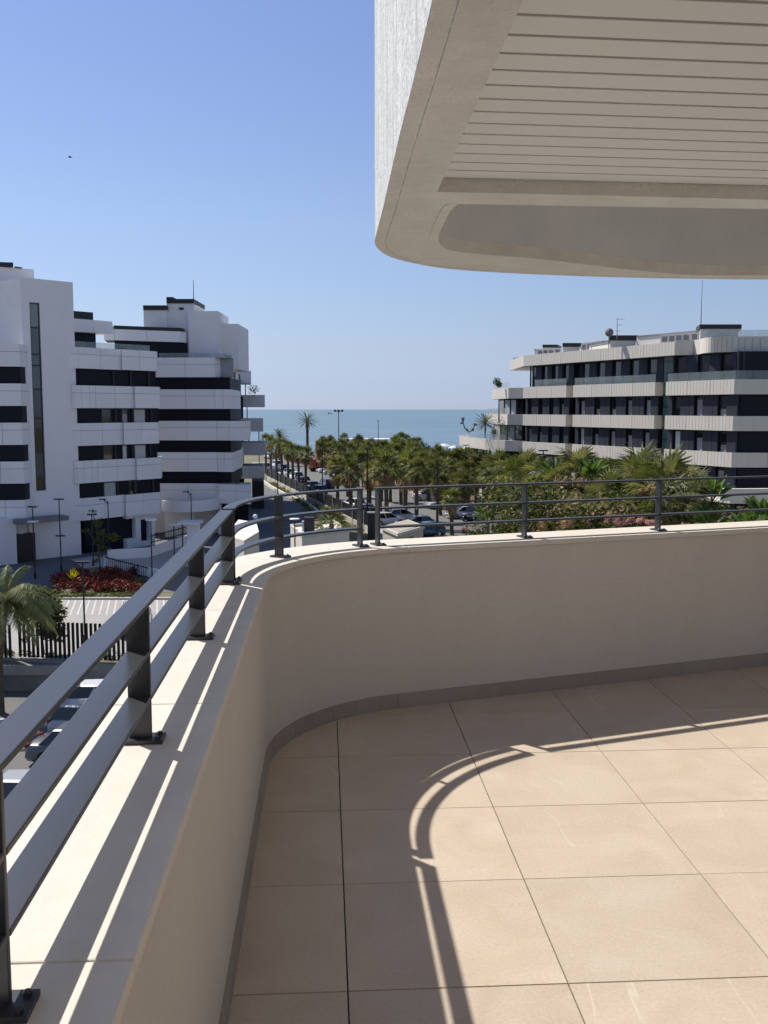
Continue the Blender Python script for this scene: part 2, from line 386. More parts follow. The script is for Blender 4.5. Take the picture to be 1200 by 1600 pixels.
# terrace floor: structure with tiles
fl = link('terrace_floor', None, None, kind='structure')
inner = IL(.012)
poly = [p for p in inner]
poly = poly+[(inner[-1][0], -2.6), (inner[0][0], -2.6)]
mb = MB(); mb.prism([(x,y) for x,y in poly], -.30, -.012); mb.build('floor_bed', 'grout', fl)
def clip(poly_, a, b):
    # keep the part of poly_ right of the directed line a->b
    out = []
    def sd(p): return (b[0]-a[0])*(p[1]-a[1])-(b[1]-a[1])*(p[0]-a[0])
    n = len(poly_)
    for i in range(n):
        p, q_ = poly_[i], poly_[(i+1)%n]; sp, sq = sd(p), sd(q_)
        if sp <= 0: out.append(p)
        if sp*sq < 0: t = sp/(sp-sq); out.append((p[0]+(q_[0]-p[0])*t, p[1]+(q_[1]-p[1])*t))
    return out
th = 0.0600589; ox, oy = -.0970408, 2.4965164
for i in range(-2, 14):
    for j in range(-9, 10):
        g_ = .0022
        cs = [(i*.6+g_, j*.6+g_), ((i+1)*.6-g_, j*.6+g_), ((i+1)*.6-g_, (j+1)*.6-g_), (i*.6+g_, (j+1)*.6-g_)]
        P = [(ox+x*math.cos(th)-y*math.sin(th), oy+x*math.sin(th)+y*math.cos(th)) for x,y in cs]
        for a, b in zip(inner, inner[1:]):
            P = clip(P, a, b)
            if len(P) < 3: break
        if len(P) >= 3: P = clip(P, (8, -2.6), (-8, -2.6))
        if len(P) < 3: continue
        cx = sum(p[0] for p in P)/len(P); 
        if cx > 8.2: continue
        z = random.uniform(-.0005, .0005)
        mb = MB(); mb.prism(P, -.011, z); mb.build('floor_tile', 'tile', fl)
# unseen facade behind the camera (part of our building)
mb = MB(); mb.box(-3.4, -2.9, -2.9, -2.6, -.35, 8.2); mb.box(3.6, 8.6, -2.9, -2.6, -.35, 8.2); mb.box(-2.9, 3.6, -2.9, -2.6, 2.35, 8.2)
mb.build('facade_wall', 'whitew', own)
mb = MB(); mb.box(-2.9, 3.6, -2.82, -2.76, -.35, 2.35); mb.build('unseen_dark_door', 'glass', own)  # unseen dark glass, added so the railing posts reflect something dark
mb = MB()
for x in (-2.9, -.75, 1.4, 3.54): mb.box(x, x+.06, -2.76, -2.7, 0, 2.35)
mb.box(-2.9, 3.6, -2.755, -2.705, 2.29, 2.349); mb.build('door_frame', 'rail', own)
# ------------------------------------------------------------------ railing
def rail_section(name, label, off_in, off_out, s0, s1, posts, plates=True):
    t = thing(name, label, 'railing', group='flat bar railing sections on the coping')
    A, B = IL(off_in), IL(off_out)
    aA0 = math.dist(A[0], A[1]); aAr = plen(A[1:-1]); aBr = plen(B[1:-1])
    def bt(s):
        if s <= aA0: return along(A[:2], s), along(B[:2], s)
        if s <= aA0+aAr: return along(A[1:-1], s-aA0), along(B[1:-1], (s-aA0)*aBr/aAr)
        q = s-aA0-aAr; return along(A[-2:], q), along(B[-2:], q)
    cuts = [s0]+posts+[s1]
    def bar(nm, a, b, z, th_):
        n = max(1, int((b-a)/.05)) if (b > aA0 and a < aA0+aAr) else 1
        q = [bt(a+(b-a)*k/n) for k in range(n+1)]
        mb = MB(); mb.strip([p for p,_ in q], [p for _,p in q], z-th_, z); bevel(mb.build(nm, 'rail', t), .0018, 2)
    bar('top_rail', s0-.005, s1+.005, 1.150, .010)
    for a, b in zip(posts, posts[1:]):
        bar('middle_rail', a+.006, b-.006, 1.046, .010); bar('lower_rail', a+.006, b-.006, .946, .010)
    if s0 < posts[0]-.05:
        bar('middle_rail', s0, posts[0]-.006, 1.046, .010); bar('lower_rail', s0, posts[0]-.006, .946, .010)
    for s in posts:
        (a, b) = bt(s); (a2, b2) = bt(s+.01) if s+.01 < 30 else bt(s)
        d = (Vector(a2)-Vector(a)).normalized()*.005; A_ = Vector(a); B_ = Vector(b); nn = (B_-A_).normalized()
        A1 = A_+nn*.0008; B1 = B_-nn*.0008
        mb = MB(); mb.prism([tuple(A1-d), tuple(B1-d), tuple(B1+d), tuple(A1+d)], ZC+.0075, 1.1395); po = mb.build('post', 'rail', t); bevel(po, .0012, 1)
        # base plate, longer across the wall and set off to one side of the post
        dd = d.normalized(); c = A_+nn*.025
        ins = -nn*.050; outs = nn*.036
        sgn = -1 if s != posts[0] or len(posts) < 3 else 1
        p1 = c+ins-dd*.028; p2 = c+outs-dd*.028; p3 = c+outs+dd*.028; p4 = c+ins+dd*.028
        mb = MB(); mb.prism([tuple(p) for p in (p1,p2,p3,p4)], ZC+.0005, ZC+.0085)
        for k_ in (-.038,):
            for e_ in (-.017,.017):
                q = c+nn*k_+dd*e_; mb.lathe([(.0062,ZC+.0086),(.0062,ZC+.0125),(.004,ZC+.0145)], q.x, q.y, 6)
        mb.build('base_plate', 'rail', po)
    return t
oi_, oo_ = .120, .170
A = IL(oi_); a0 = math.dist(A[0], A[1])   # length of the straight run: ends at y = 4.12
yEnd = A[1][1]
S = lambda y: a0-(yEnd-y)/math.cos(.06)
ar = plen(A[1:-1])
rail_section('railing', 'straight black flat bar railing running along the left side of the terrace', oi_, oo_, .3, S(3.968), [S(y) for y in (-2.86,-1.88,-.90,.10,1.098,2.053,3.004,3.963)])
def s_of_x(x):   # parameter on the right run
    d2x = .9342; return a0+ar+(x-A[-2][0])/d2x
sx6 = s_of_x(-.118)
rail_section('railing', 'short curved black railing section round the terrace corner between two gaps', oi_, oo_, S(4.036), sx6+.004, [S(4.041), (S(4.041)+.67), sx6])
rail_section('railing', 'straight black railing section on the far wall, right of the rounded corner', oi_, oo_, s_of_x(-.03), s_of_x(5.9), [s_of_x(v) for v in (-.024, .79, 1.622, 2.45, 3.28, 4.1, 4.95, 5.8)])
# ------------------------------------------------------------------ balcony overhang above
ZS = 4.3
def on(px, py, z=ZS):
    g_ = gnd(px, py, z); return (g_.x, g_.y)
K = (ZS-EYE)/(2.85-EYE)
ed = [(.62,-4.5/K),(.45,-1.5),(.30,.6),(.21,2.1),(.155,3.277),(.12,4.0),(.064,5.04),(0,6.42),(-.052,7.40),(-.071,7.82),(-.055,8.12),(.033,8.52),(.227,8.89),(.592,9.29),(1.223,9.59),(2.2,9.86),(3.19,10.0),(4.2,10.04),(7.0,9.9)]
edge = smooth_curve([(x*K, y*K) for x,y in ed], 5)
over = thing('balcony_overhang', 'rounded white balcony slab overhead with slatted ceiling and an oval recess', 'balcony')
# outer face: weathered white render, with a rounded lower arris
e1 = offset(edge, -.25)
mb = MB(); mb.strip(edge, e1, ZS+.012, ZS+5.2); mb.build('fascia', 'fascia', over)
# drip strip under the edge, groove, then the soffit plate
sA, sB = offset(edge, -.006), offset(edge, -.165)
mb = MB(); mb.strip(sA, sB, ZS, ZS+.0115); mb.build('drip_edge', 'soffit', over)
# soffit plate with cut-outs: slat bay and oval recess
ins = offset(edge, -.18)
SLd = Vector((math.cos(math.radians(6.1)), math.sin(math.radians(6.1))))
BAYL = [on(818,0), on(794,63.5), on(771,114), on(697,272), on(683,300)]
bl = [Vector(p) for p in BAYL]
dirL = (bl[-1]-bl[0]).normalized()
farL = bl[-1]; nearL = farL-dirL*17.0
farR = farL+Vector(SLd.x*9.5 and (9.5*math.cos(math.radians(6.0)), 9.5*math.sin(math.radians(6.0))))
hole_px = [(716,319),(708,324),(700,336),(692,352),(686,366),(685,374),(689,382),(699,389),(720,393.5),(760,397.5),(800,400.5),(850,405),(900,411),(950,417),(1000,422.5),(1050,427.5),(1100,429.7),(1150,429.9),(1200,429.4)]
hole = [on(*p) for p in hole_px]
hole = smooth_curve(hole, 3)
holeR = (Vector(hole[-1])+Vector((2.6, -.2)))
hn = Vector(on(1200, 327)); hd = (hn-Vector(hole[0])).normalized()
holeNR = Vector(hole[0])+hd*((holeR.x-hole[0][0])/hd.x)
hole_poly = hole+[tuple(holeR), tuple(holeNR)]
import bmesh
def plate(outer, holes, z0, z1, name, m, parent):
    bm = bmesh.new()
    def loop(pts):
        vs = [bm.verts.new((x,y,z0)) for x,y in pts]
        return [bm.edges.new((vs[i], vs[(i+1)%len(vs)])) for i in range(len(vs))]
    es = loop(outer)
    for h in holes: es += loop(h)
    r = bmesh.ops.triangle_fill(bm, use_beauty=True, use_dissolve=False, edges=es)
    fs = [f for f in bm.faces]
    ex = bmesh.ops.extrude_face_region(bm, geom=fs)
    bmesh.ops.translate(bm, verts=[v for v in ex['geom'] if isinstance(v, bmesh.types.BMVert)], vec=(0,0,z1-z0))
    bmesh.ops.recalc_face_normals(bm, faces=bm.faces)
    me = bpy.data.meshes.new(name); bm.to_mesh(me); bm.free(); me.materials.append(M[m])
    return link(name, me, parent)
RX = 14.5
outer = [p for p in ins if p[0] < RX-.2]; outer = outer+[(RX, outer[-1][1]-.05), (RX, outer[0][1])]
bay = [tuple(nearL), tuple(farL), tuple(farR), tuple(farR-dirL*17.0)]
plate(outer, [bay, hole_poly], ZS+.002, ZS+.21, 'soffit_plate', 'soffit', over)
# raised rim strip round the oval recess
hr0 = offset(hole, .0); 
hr1 = offset(hole, .14)
mb = MB(); mb.strip(hole, hr1, ZS-.006, ZS+.0015); mb.build('recess_rim', 'soffit', over)
# recess walls
hw = offset(hole_poly+[hole_poly[0]], .0)
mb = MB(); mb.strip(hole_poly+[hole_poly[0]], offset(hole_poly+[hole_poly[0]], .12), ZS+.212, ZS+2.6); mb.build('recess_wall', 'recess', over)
plate(outer, [], ZS+2.62, ZS+2.8, 'upper_slab', 'whitew', over)
# slat bay ceiling and slats
zc = ZS+.212
mb = MB(); mb.prism([tuple(p) for p in bay], zc, zc+.06); mb.build('ceiling_bed', 'slatgap', over)
pitch = .188*K*1.0; Lm = 9.4
SLn = Vector((-SLd.y, SLd.x))
base0 = Vector(on(697, 276)); k = 0
wgap = .052
stepv = dirL*(pitch)   # step along the bay's left side
nsl = 0
while True:
    c0 = farL-dirL*(.03+pitch*nsl); c1 = farL-dirL*(.03+pitch*nsl+pitch-wgap)
    if (farL-c1).length > 16.9: break
    mb = MB()
    P = [c0+SLd*.012, c0+SLd*Lm, c1+SLd*Lm, c1+SLd*.012]
    mb.prism([tuple(p) for p in P], zc-.035, zc-.002); bevel(mb.build('ceiling_slat', 'slat', over), .006, 2)
    nsl += 1
# ================================================================== GROUND, ROADS, SEA
def sheet(name, pts, z, m, th=.02, kind='structure'):
    return MB().prism([tuple(p)[:2] for p in pts], z-th, z).build(name, m, kind=kind)
def G(px, py, z=GZ): g_ = gnd(px, py, z); return (g_.x, g_.y)
# base ground with the lower street cut out of it
HX0, HX1, HY0, HY1 = -60., -4., -30., 49.2
link('sea', MB().box(-60000,60000,336,90000,-16,-14.6).mesh('sea','sea'), kind='structure')
link('beach', MB().add([(-1500,300,GZ-.02),(1500,300,GZ-.02),(1500,340,-14.9),(-1500,340,-14.9)],[(0,1,2,3)]).mesh('beach','sand'), kind='structure')
mb = MB()
for x0,x1,y0,y1 in ((-1500,HX0,HY0,HY1),(HX1,1500,HY0,HY1),(-1500,1500,HY1,300),(-1500,1500,-1500,HY0)): mb.box(x0,x1,y0,y1,GZ-.6,GZ)
link('ground', mb.mesh('ground','lawn'), kind='structure')
LZ = GZ-1.4
link('lower_street', MB().box(HX0,HX1,HY0,HY1,LZ-.1,LZ).mesh('lower_street','asphalt'), kind='structure')
# main street running towards the beach
roadL = [G(655,875),G(600,830),G(520,784),G(455,741),G(436,724)]
roadC_R = [G(905,850),G(745,800),G(640,771),G(560,746),G(520,731),G(480,718)]
sheet('street', roadL+roadC_R[::-1], GZ+.02, 'asphalt')
sheet('pavement', [G(600,850),G(557,824),G(500,796),G(448,767),G(420,750),G(416,728)]+roadL[::-1], GZ+.12, 'paving', .12)
sheet('pavement', roadC_R+[G(486,711),G(530,722),G(600,744),G(690,769),G(800,806),G(960,850)], GZ+.12, 'pinkpave', .12)
for (a, b) in ((G(690,830),G(640,803)),(G(610,790),G(570,770)),(G(556,764),G(530,752)),(G(520,747),G(498,736))):
    A_ = Vector(a); B_ = Vector(b); d = (B_-A_).normalized(); n_ = Vector((-d.y,d.x))*.07
    sheet('lane_marking', [A_+n_, B_+n_, B_-n_, A_-n_], GZ+.026, 'stripe', .004)
# parking bays painted along the right kerb
for k in range(9):
    a = Vector(G(880-k*36,830-k*13.5)); sheet('bay_marking', [a+Vector(p) for p in ((0,0),(.12,0),(-3.1,-3.6),(-3.22,-3.6))], GZ+.027, 'stripe', .004)
# car park on the left
sheet('car_park', [(-46,50),(-9,50),(-9,66.2),(-46,66.2)], GZ+.02, 'lot')
for k in range(26):
    x = -25.2+k*.46; sheet('bay_marking', [(x+1.15,61.2),(x+1.25,61.2),(x+.10,66.1),(x,66.1)], GZ+.028, 'stripe', .006)
MB().box(-25.5,-9,66.25,66.45,GZ,GZ+.16).build('kerb', 'kerb', kind='structure')
# apron and drive in front of the left-hand buildings
sheet('driveway', [(-60,69),(-14,69),(-8,82),(-5.0,100),(-15.6,152),(-20.5,165),(-60,165)], GZ+.015, 'drive')
sheet('footpath', [(-24,78.5),(-15.5,80.5),(-14,86),(-20.5,91.5),(-27,84)], GZ+.1, 'paving', .1)
# planted mound with red shrubs
bed = [G(78,925),G(84,905),G(110,893),G(150,888),G(200,892),G(228,905),G(240,922),G(215,934),G(150,937),G(100,936)]
sheet('planting_bed', bed, GZ+.12, 'lawn', .12)
# ================================================================== LEAVES
def leaf_cloud(mb, blobs, n, size, rnd=random, mi=0, flat=.6, mi2=None, p2=.0):
    # blobs: (cx,cy,cz,rx,ry,rz); leaves spread through each volume, denser near the skin
    tot_ = sum(b[3]*b[4]*b[5] for b in blobs)
    for b in blobs:
        for _ in range(max(4, int(n*b[3]*b[4]*b[5]/tot_))):
            while True:
                d = Vector((rnd.gauss(0,1), rnd.gauss(0,1), rnd.gauss(0,1)))
                if d.length > .01: break
            d.normalize(); r = rnd.random()**.45*rnd.uniform(.8,1.12)
            c = Vector((b[0]+d.x*b[3]*r, b[1]+d.y*b[4]*r, b[2]+d.z*b[5]*r))
            u = Vector((rnd.gauss(0,1), rnd.gauss(0,1), rnd.gauss(0,flat))).normalized()
            v = u.cross(Vector((rnd.gauss(0,1), rnd.gauss(0,1), rnd.gauss(0,1)))).normalized()
            s_ = size*rnd.uniform(.6,1.4)
            mb.add([c-u*s_, c+v*s_*.45, c+u*s_, c-v*s_*.45], [(0,1,2,3)], mi2 if (mi2 is not None and rnd.random() < p2) else mi)
def fan_leaf(mb, M_, R, segs, mi=0, pet=.55, droop=.25, spread=80, dry=False, rnd=random):
    # a pleated fan on a stalk, local +X outwards, +Z up
    vs = []; fs = []
    def T(x,y,z): return tuple(M_ @ Vector((x,y,z)))
    pr = .022*R
    vs += [T(0,-pr,0),T(0,pr,0),T(pet,pr,.02),T(pet,-pr,.02)]; fs.append((0,1,2,3))
    b = len(vs); vs.append(T(pet*.92,0,.02))
    a0 = -math.radians(spread); da = 2*math.radians(spread)/segs
    for k in range(segs):
        a = a0+da*(k+.5); L_ = R*(.72+.28*math.cos(a*.8))*rnd.uniform(.88,1.08)
        w_ = da*.40; mid = .55*L_; zc_ = .04*R
        i = len(vs)
        vs += [T(pet+mid*math.cos(a-w_), mid*math.sin(a-w_), -droop*.12*R-.02*R*(k%2)), T(pet+mid*math.cos(a+w_), mid*math.sin(a+w_), -droop*.12*R+.02*R*(k%2)),
               T(pet+L_*math.cos(a), L_*math.sin(a), -droop*R*rnd.uniform(.5,1.2))]
        fs += [(b,i,i+1),(i,i+2,i+1)]
    mb.add(vs, fs, mi)
def leaf_matrix(az, el, roll=0, org=(0,0,0), sc_=1):
    return Matrix.Translation(org) @ Matrix.Rotation(az,4,'Z') @ Matrix.Rotation(-el,4,'Y') @ Matrix.Rotation(roll,4,'X') @ Matrix.Scale(sc_,4)
GA = 2.39996
def fan_crown_mesh(nm, seed, n=30, R=1.05, dead=26, segs=9, pet=.75):
    r = random.Random(seed); mb = MB()
    for k in range(n):
        f = k/n; el = math.radians(84-f*108+r.uniform(-9,9))
        fan_leaf(mb, leaf_matrix(k*GA+r.uniform(-.3,.3), el, r.uniform(-.7,.7), (0,0,.25-f*.35)), R*r.uniform(.8,1.1), segs, 0 if r.random() < .6 else 1, pet*r.uniform(.75,1.1), .2+f*.4, rnd=r)
    for k in range(dead):
        el = math.radians(r.uniform(-78,-30))
        fan_leaf(mb, leaf_matrix(k*GA+r.uniform(-.4,.4), el, r.uniform(-1,1), (0,0,-.15-r.random()*.6)), R*r.uniform(.7,1.0), max(5,segs-2), 2, pet*.6, .5, 55, rnd=r)
    return mb.mesh(nm, ['fan','fan2','dry'])
CROWNS = [fan_crown_mesh('fan_crown', 10+i, dead=[22,30,40,18][i]) for i in range(4)]
TRUNKS = []
def trunk_mesh(h, r0=.24, r1=.17, lean=0, seed=0, n=9, m='trunk'):
    r = random.Random(seed); pts = []; rad = []
    N = max(4, int(h/.5))
    for i in range(N+1):
        f = i/N; pts.append((lean*f*f, .1*lean*f, h*f)); rad.append((r0+(r1-r0)*f)*(1.25 if i == 0 else r.uniform(.93,1.09)))
    return MB().tube(pts, rad, n).mesh('trunk', m, True)
def ordw(k): return ['first','second','third','fourth','fifth','sixth','seventh','eighth','ninth','tenth','eleventh','twelfth','thirteenth','fourteenth','fifteenth','sixteenth','seventeenth','eighteenth','nineteenth','twentieth','twenty-first','twenty-second','twenty-third','twenty-fourth','twenty-fifth','twenty-sixth','twenty-seventh','twenty-eighth','twenty-ninth','thirtieth'][k]
def fan_palm(x, y, h, s, label, group, seed, z=GZ):
    r = random.Random(seed)
    t = thing('fan_palm', label, 'palm tree', (x,y,z), r.uniform(0,6.28), group)
    lean = r.uniform(-.25,.25)
    link('trunk', trunk_mesh(h, .25*s**.5, .19*s**.5, lean, seed), t)
    link('crown', CROWNS[seed%4], t, (lean,.1*lean,h), (r.uniform(-.08,.08),r.uniform(-.08,.08),r.uniform(0,6.28)), (s,s,s*r.uniform(.9,1.08)))
    return t
def palm_px(px, ytop, Y, label, group, seed, s=1.3, crown=1.45, z=GZ):
    # crown top seen at (px, ytop), Y metres away
    p = at(px, ytop, Y); return fan_palm(p.x, Y, max(1.2, p.z-z-crown*s*.85), s, label, group, seed, z)
# ================================================================== BUILDINGS
def wallseg(mb, a, b, th_, z0, z1, mi=0):
    # upright slab along a->b, thickness to the right-hand side (behind the face)
    A_ = Vector(a); B_ = Vector(b); d = (B_-A_).normalized(); n_ = Vector((d.y,-d.x))*th_
    return mb.prism([tuple(A_), tuple(B_), tuple(B_+n_), tuple(A_+n_)], z0, z1, mi)
def band(parent, pts, z0, z1, seg, mt, split=None, depth=1.2, core='joint', corem=None, nm='cladding_panel', ribs=0):
    # balcony front: a core slab with separate panels hung on its face; pts run with the outside on the LEFT
    inn = offset(pts, -.05); back = offset(pts, -depth)
    mb = MB(); mb.strip(inn, back, z0+.02, z1-.02, 0); mb.build('balcony_slab', corem or core, parent)
    zs = [(z0, z1)] if not split else [(z0, z1-(z1-z0)*split-.02), (z1-(z1-z0)*split+.02, z1)]
    for a, b in zip(pts, pts[1:]):
        l = math.dist(a,b); n = max(1, round(l/seg)); A_ = Vector(a); d = (Vector(b)-A_).normalized()
        for i in range(n):
            s0, s1 = l*i/n+.019, l*(i+1)/n-.019
            for (u0,u1) in zs:
                if ribs:
                    mb = MB(); k_ = max(1, round((s1-s0)/ribs)); 
                    wallseg(mb, A_+d*s0, A_+d*s1, .07, u0, u1)
                    for j in range(k_):
                        q0 = s0+(s1-s0)*(j+.12)/k_; q1 = s0+(s1-s0)*(j+.88)/k_; nn = Vector((-d.y,d.x))*.011
                        wallseg(mb, A_+d*q0+nn, A_+d*q1+nn, .0105, u0+.01, u1-.01)
                    mb.build(nm, mt, parent)
                else:
                    mb = MB(); wallseg(mb, A_+d*s0, A_+d*s1, .10, u0, u1); mb.build(nm, mt, parent)
def glassrail(parent, pts, z0, h=1.0, step=1.5):
    for a, b in zip(pts, pts[1:]):
        l = math.dist(a,b); n = max(1, round(l/step)); A_ = Vector(a); d = (Vector(b)-A_).normalized()
        for i in range(n):
            mb = MB(); wallseg(mb, A_+d*(l*i/n+.02), A_+d*(l*(i+1)/n-.02), .02, z0+.02, z0+h); mb.build('glass_panel', 'rail_glass', parent)
def window(parent, a, d, s0, s1, z0, z1, kind='glass', rec=.0, n_=None):
    # frame round a pane; a = start of wall, d = direction, outside on the left
    A_ = Vector(a); out = Vector((-d.y,d.x))
    p0, p1 = A_+d*s0+out*.03, A_+d*s1+out*.03
    mb = MB(); f = .09
    wallseg(mb, p0, A_+d*(s0+f)+out*.03, .1, z0, z1); wallseg(mb, A_+d*(s1-f)+out*.03, p1, .1, z0, z1)
    wallseg(mb, A_+d*(s0+f)+out*.03, A_+d*(s1-f)+out*.03, .1, z1-f, z1); wallseg(mb, A_+d*(s0+f)+out*.03, A_+d*(s1-f)+out*.03, .1, z0, z0+f)
    w_ = mb.build('window', 'frame', parent)
    mb = MB(); wallseg(mb, A_+d*(s0+f)-out*.0, A_+d*(s1-f)-out*.0, .03, z0+f, z1-f); mb.build('pane', 'glass', w_)
    if kind in ('shutter','curtain'):
        zt_ = z1-f if kind == 'curtain' else z1-f-random.choice((.1,.25,.5))*(z1-z0)
        mb = MB(); wallseg(mb, A_+d*(s0+f)+out*.012, A_+d*(s1-f)+out*.012, .008, z0+f, zt_); mb.build('shutter' if kind == 'shutter' else 'curtain', kind, w_)
    return w_
# ---------------- left building, near block -----------------------
B1 = thing('apartment_building', 'white panelled apartment block at far left with a tall stair tower and slit window', 'building')
tA, tB = pt(39, 84), pt(120, 87.4)
dT = (Vector(tB)-Vector(tA)).normalized(); nT = Vector((-dT.y, dT.x))   # left of direction = away from viewer? fixed below
def back(p, d_, k): n_ = Vector((-d_.y, d_.x)); return tuple(Vector(p)+n_*k)
zt1 = at(39, 433, 84).z
# tower as walls with a slit for the window: window px 47..66
def towerface(a, b, z0, z1, sa, sb, wz0, wz1, parent, mt):
    A_ = Vector(a); B_ = Vector(b); d = (B_-A_).normalized(); nb = Vector((-d.y,d.x))*.35; l = (B_-A_).length
    def seg(s0,s1,u0,u1):
        MB().prism([tuple(A_+d*s0), tuple(A_+d*s1), tuple(A_+d*s1+nb), tuple(A_+d*s0+nb)], u0, u1).build('tower_wall', mt, parent)
    seg(0,sa,z0,z1); seg(sb,l,z0,z1); seg(sa,sb,z0,wz0); seg(sa,sb,wz1,z1)
    # stair window: frame, bars and panes
    n_ = 11; mb = MB()
    f = .10
    def bar(s0,s1,u0,u1): mb.prism([tuple(A_+d*s0+nb*.3), tuple(A_+d*s1+nb*.3), tuple(A_+d*s1+nb*.6), tuple(A_+d*s0+nb*.6)], u0, u1)
    bar(sa,sa+f,wz0,wz1); bar(sb-f,sb,wz0,wz1)
    hs = [wz1]; u = wz1
    pat = [2.05,2.25,.95,2.0,2.5,.95,2.0,2.05]
    k = 0
    while u > wz0+.4:
        u -= pat[k%len(pat)]; k += 1; hs.append(max(u, wz0))
    w_ = None
    for h_ in hs: bar(sa+f,sb-f,max(wz0,h_-f),max(wz0,h_-f)+f)
    w_ = mb.build('window', 'frame', parent)
    for h1, h0 in zip(hs, hs[1:]):
        if h1-h0 > .3:
            MB().prism([tuple(A_+d*(sa+f)+nb*.42), tuple(A_+d*(sb-f)+nb*.42), tuple(A_+d*(sb-f)+nb*.5), tuple(A_+d*(sa+f)+nb*.5)], h0+f*.2, h1-f*.99).build('pane', random.choice(('stairglass','stairglass','glass','stairpale')), w_)
M['stairpale'] = glassmat('stair_glass_pale', (.17, .18, .19), .08)
M['stairglass'] = glassmat('stair_glass', (.05, .06, .08), .05)
lT = math.dist(tA, tB)
towerface(tA, tB, GZ, zt1, lT*.155, lT*.345, at(60,768,84).z, at(45,472,84.5).z, B1, 'whitew')
# rest of the tower: side walls and back
nb = Vector((-dT.y, dT.x))
P0 = Vector(tA)+nb*.352; P1 = Vector(tB)+nb*.352
MB().prism([tuple(P0), tuple(P1), tuple(P1+nb*7), tuple(P0+nb*7)], GZ, zt1-.002).build('tower_core', 'whitew', B1)
# roof house behind the tower
Q = Vector(pt(2, 88))
za, zb = at(20,418,89).z, at(20,411,89).z
hA = at(-14,430,88); hB = at(53,424,90)
MB().prism([(hA.x,hA.y),(hB.x,hB.y),(hB.x-3,hB.y+6),(hA.x-3,hA.y+6)], zt1-1.5, at(53,421,90).z).build('roof_house', 'whitew', B1)
hC = at(18,411,88)
MB().prism([(hA.x-.1,hA.y-.1),(hC.x,hC.y+.4),(hC.x-2,hC.y+5),(hA.x-2,hA.y+5)], at(53,421,90).z+.002, at(18,409,88).z).build('roof_cap', 'black', B1)
MB().prism([(hC.x+.02,hC.y+.6),(at(33,418,89).x,89.3),(at(33,418,89).x-2,94),(hC.x-1.9,95)], at(53,421,90).z+.003, at(33,417,89).z).build('roof_cap', 'black', B1)
# storeys: z of parapet tops
def facade(poly): return poly
ZB1 = [7.0-3.33*k for k in range(5)]
wR = {  # two alternating outlines of the right wing
 0:[pt(108.5,88.4), pt(110.5,87.0), pt(125,87.2), pt(192,91.0), pt(193,90.6), pt(247,93.9), pt(248,96.5)],
 1:[pt(109,88.4), pt(111,87.3), pt(118,86.9), pt(150,88.6), pt(210,91.9), pt(212,91.5), pt(250,93.8), pt(251,96.5)]}
wR[1] = wR[1][:2]+smooth_curve(wR[1][1:4],3)[1:]+wR[1][4:]
for k, zt_ in enumerate(ZB1):
    pl = wR[k%2]; hgt = 1.85 if k == 0 else 2.0
    band(B1, pl[::-1], zt_-hgt, zt_, 2.1, 'white', .33, 1.3)
    # recessed dark storey wall under this band
    if k < 4:
        wl = offset(pl, .4); z1 = zt_-hgt-.002; z0 = ZB1[k+1]-.3
        a = wl[1]; b = wl[-2]
        A_ = Vector(a); B_ = Vector(b); d = (B_-A_).normalized(); l = (B_-A_).length
        MB().prism([tuple(A_-d*.3), tuple(B_+d*.3), tuple(B_+d*.3+Vector((-d.y,d.x))*3), tuple(A_-d*.3+Vector((-d.y,d.x))*3)], z0, z1+.3).build('storey_wall', 'dark', B1)
        wd = {0:[], 1:[(.30,.42,'glass'),(.55,.63,'shutter'),(.70,.86,'curtain')], 2:[(.32,.44,'glass'),(.56,.63,'curtain'),(.72,.88,'curtain')], 3:[(.30,.46,'curtain'),(.62,.72,'glass')]}[k]
        for (f0,f1,kd) in wd:
            window(B1, tuple(B_+Vector((d.y,-d.x))*.01), -d, l*(1-f1), l*(1-f0), ZB1[k+1]-.25, z1-.05, kd)
        for f_ in (.46,.68,.92):
            q = A_+d*l*f_+Vector((d.y,-d.x))*.02
            MB().prism([tuple(q), tuple(q+d*.18), tuple(q+d*.18+Vector((d.y,-d.x))*.12), tuple(q+Vector((d.y,-d.x))*.12)], z0+.28, z1-.005).build('mullion', 'black', B1)
    # floor deck behind the band
# ground storey: white piers and dark openings
a = Vector(offset(wR[0], .9)[1]); b = Vector(offset(wR[0], .9)[-2]); d = (b-a).normalized(); nb2 = Vector((-d.y,d.x)); l = (b-a).length
MB().prism([tuple(a), tuple(b), tuple(b+nb2*3), tuple(a+nb2*3)], GZ, ZB1[4]-1.5).build('storey_wall', 'dark', B1)
def pier(f0,f1,z0,z1,nm='pier',mt='whitew',o=.5):
    A_ = a+d*l*f0; B_ = a+d*l*f1; n_ = Vector((d.y,-d.x))*o
    MB().prism([tuple(A_+n_), tuple(B_+n_), tuple(B_), tuple(A_)], z0, z1).build(nm, mt, B1)
pier(.70,.78,GZ,ZB1[4]-2.02); pier(.92,1.0,GZ,ZB1[4]-2.02); pier(.56,.70,GZ,GZ+.9,'low_wall'); pier(.78,.92,GZ,GZ+.5,'low_wall')
pier(.56,.70,ZB1[4]-2.3,ZB1[4]-2.02)
pier(.78,.92,ZB1[4]-2.5,ZB1[4]-2.02)
# main body behind
MB().prism([tuple(a+nb2*3.01), tuple(b+nb2*3.01), tuple(b+nb2*10), tuple(a+nb2*10)], GZ, ZB1[0]-.6).build('core', 'whitew', B1)
glassrail(B1, [tuple(Vector(p)) for p in offset([pt(114,87.6), pt(192,91.4), pt(240,94)], .35)][::-1], ZB1[0]-.05, .62, 1.6)
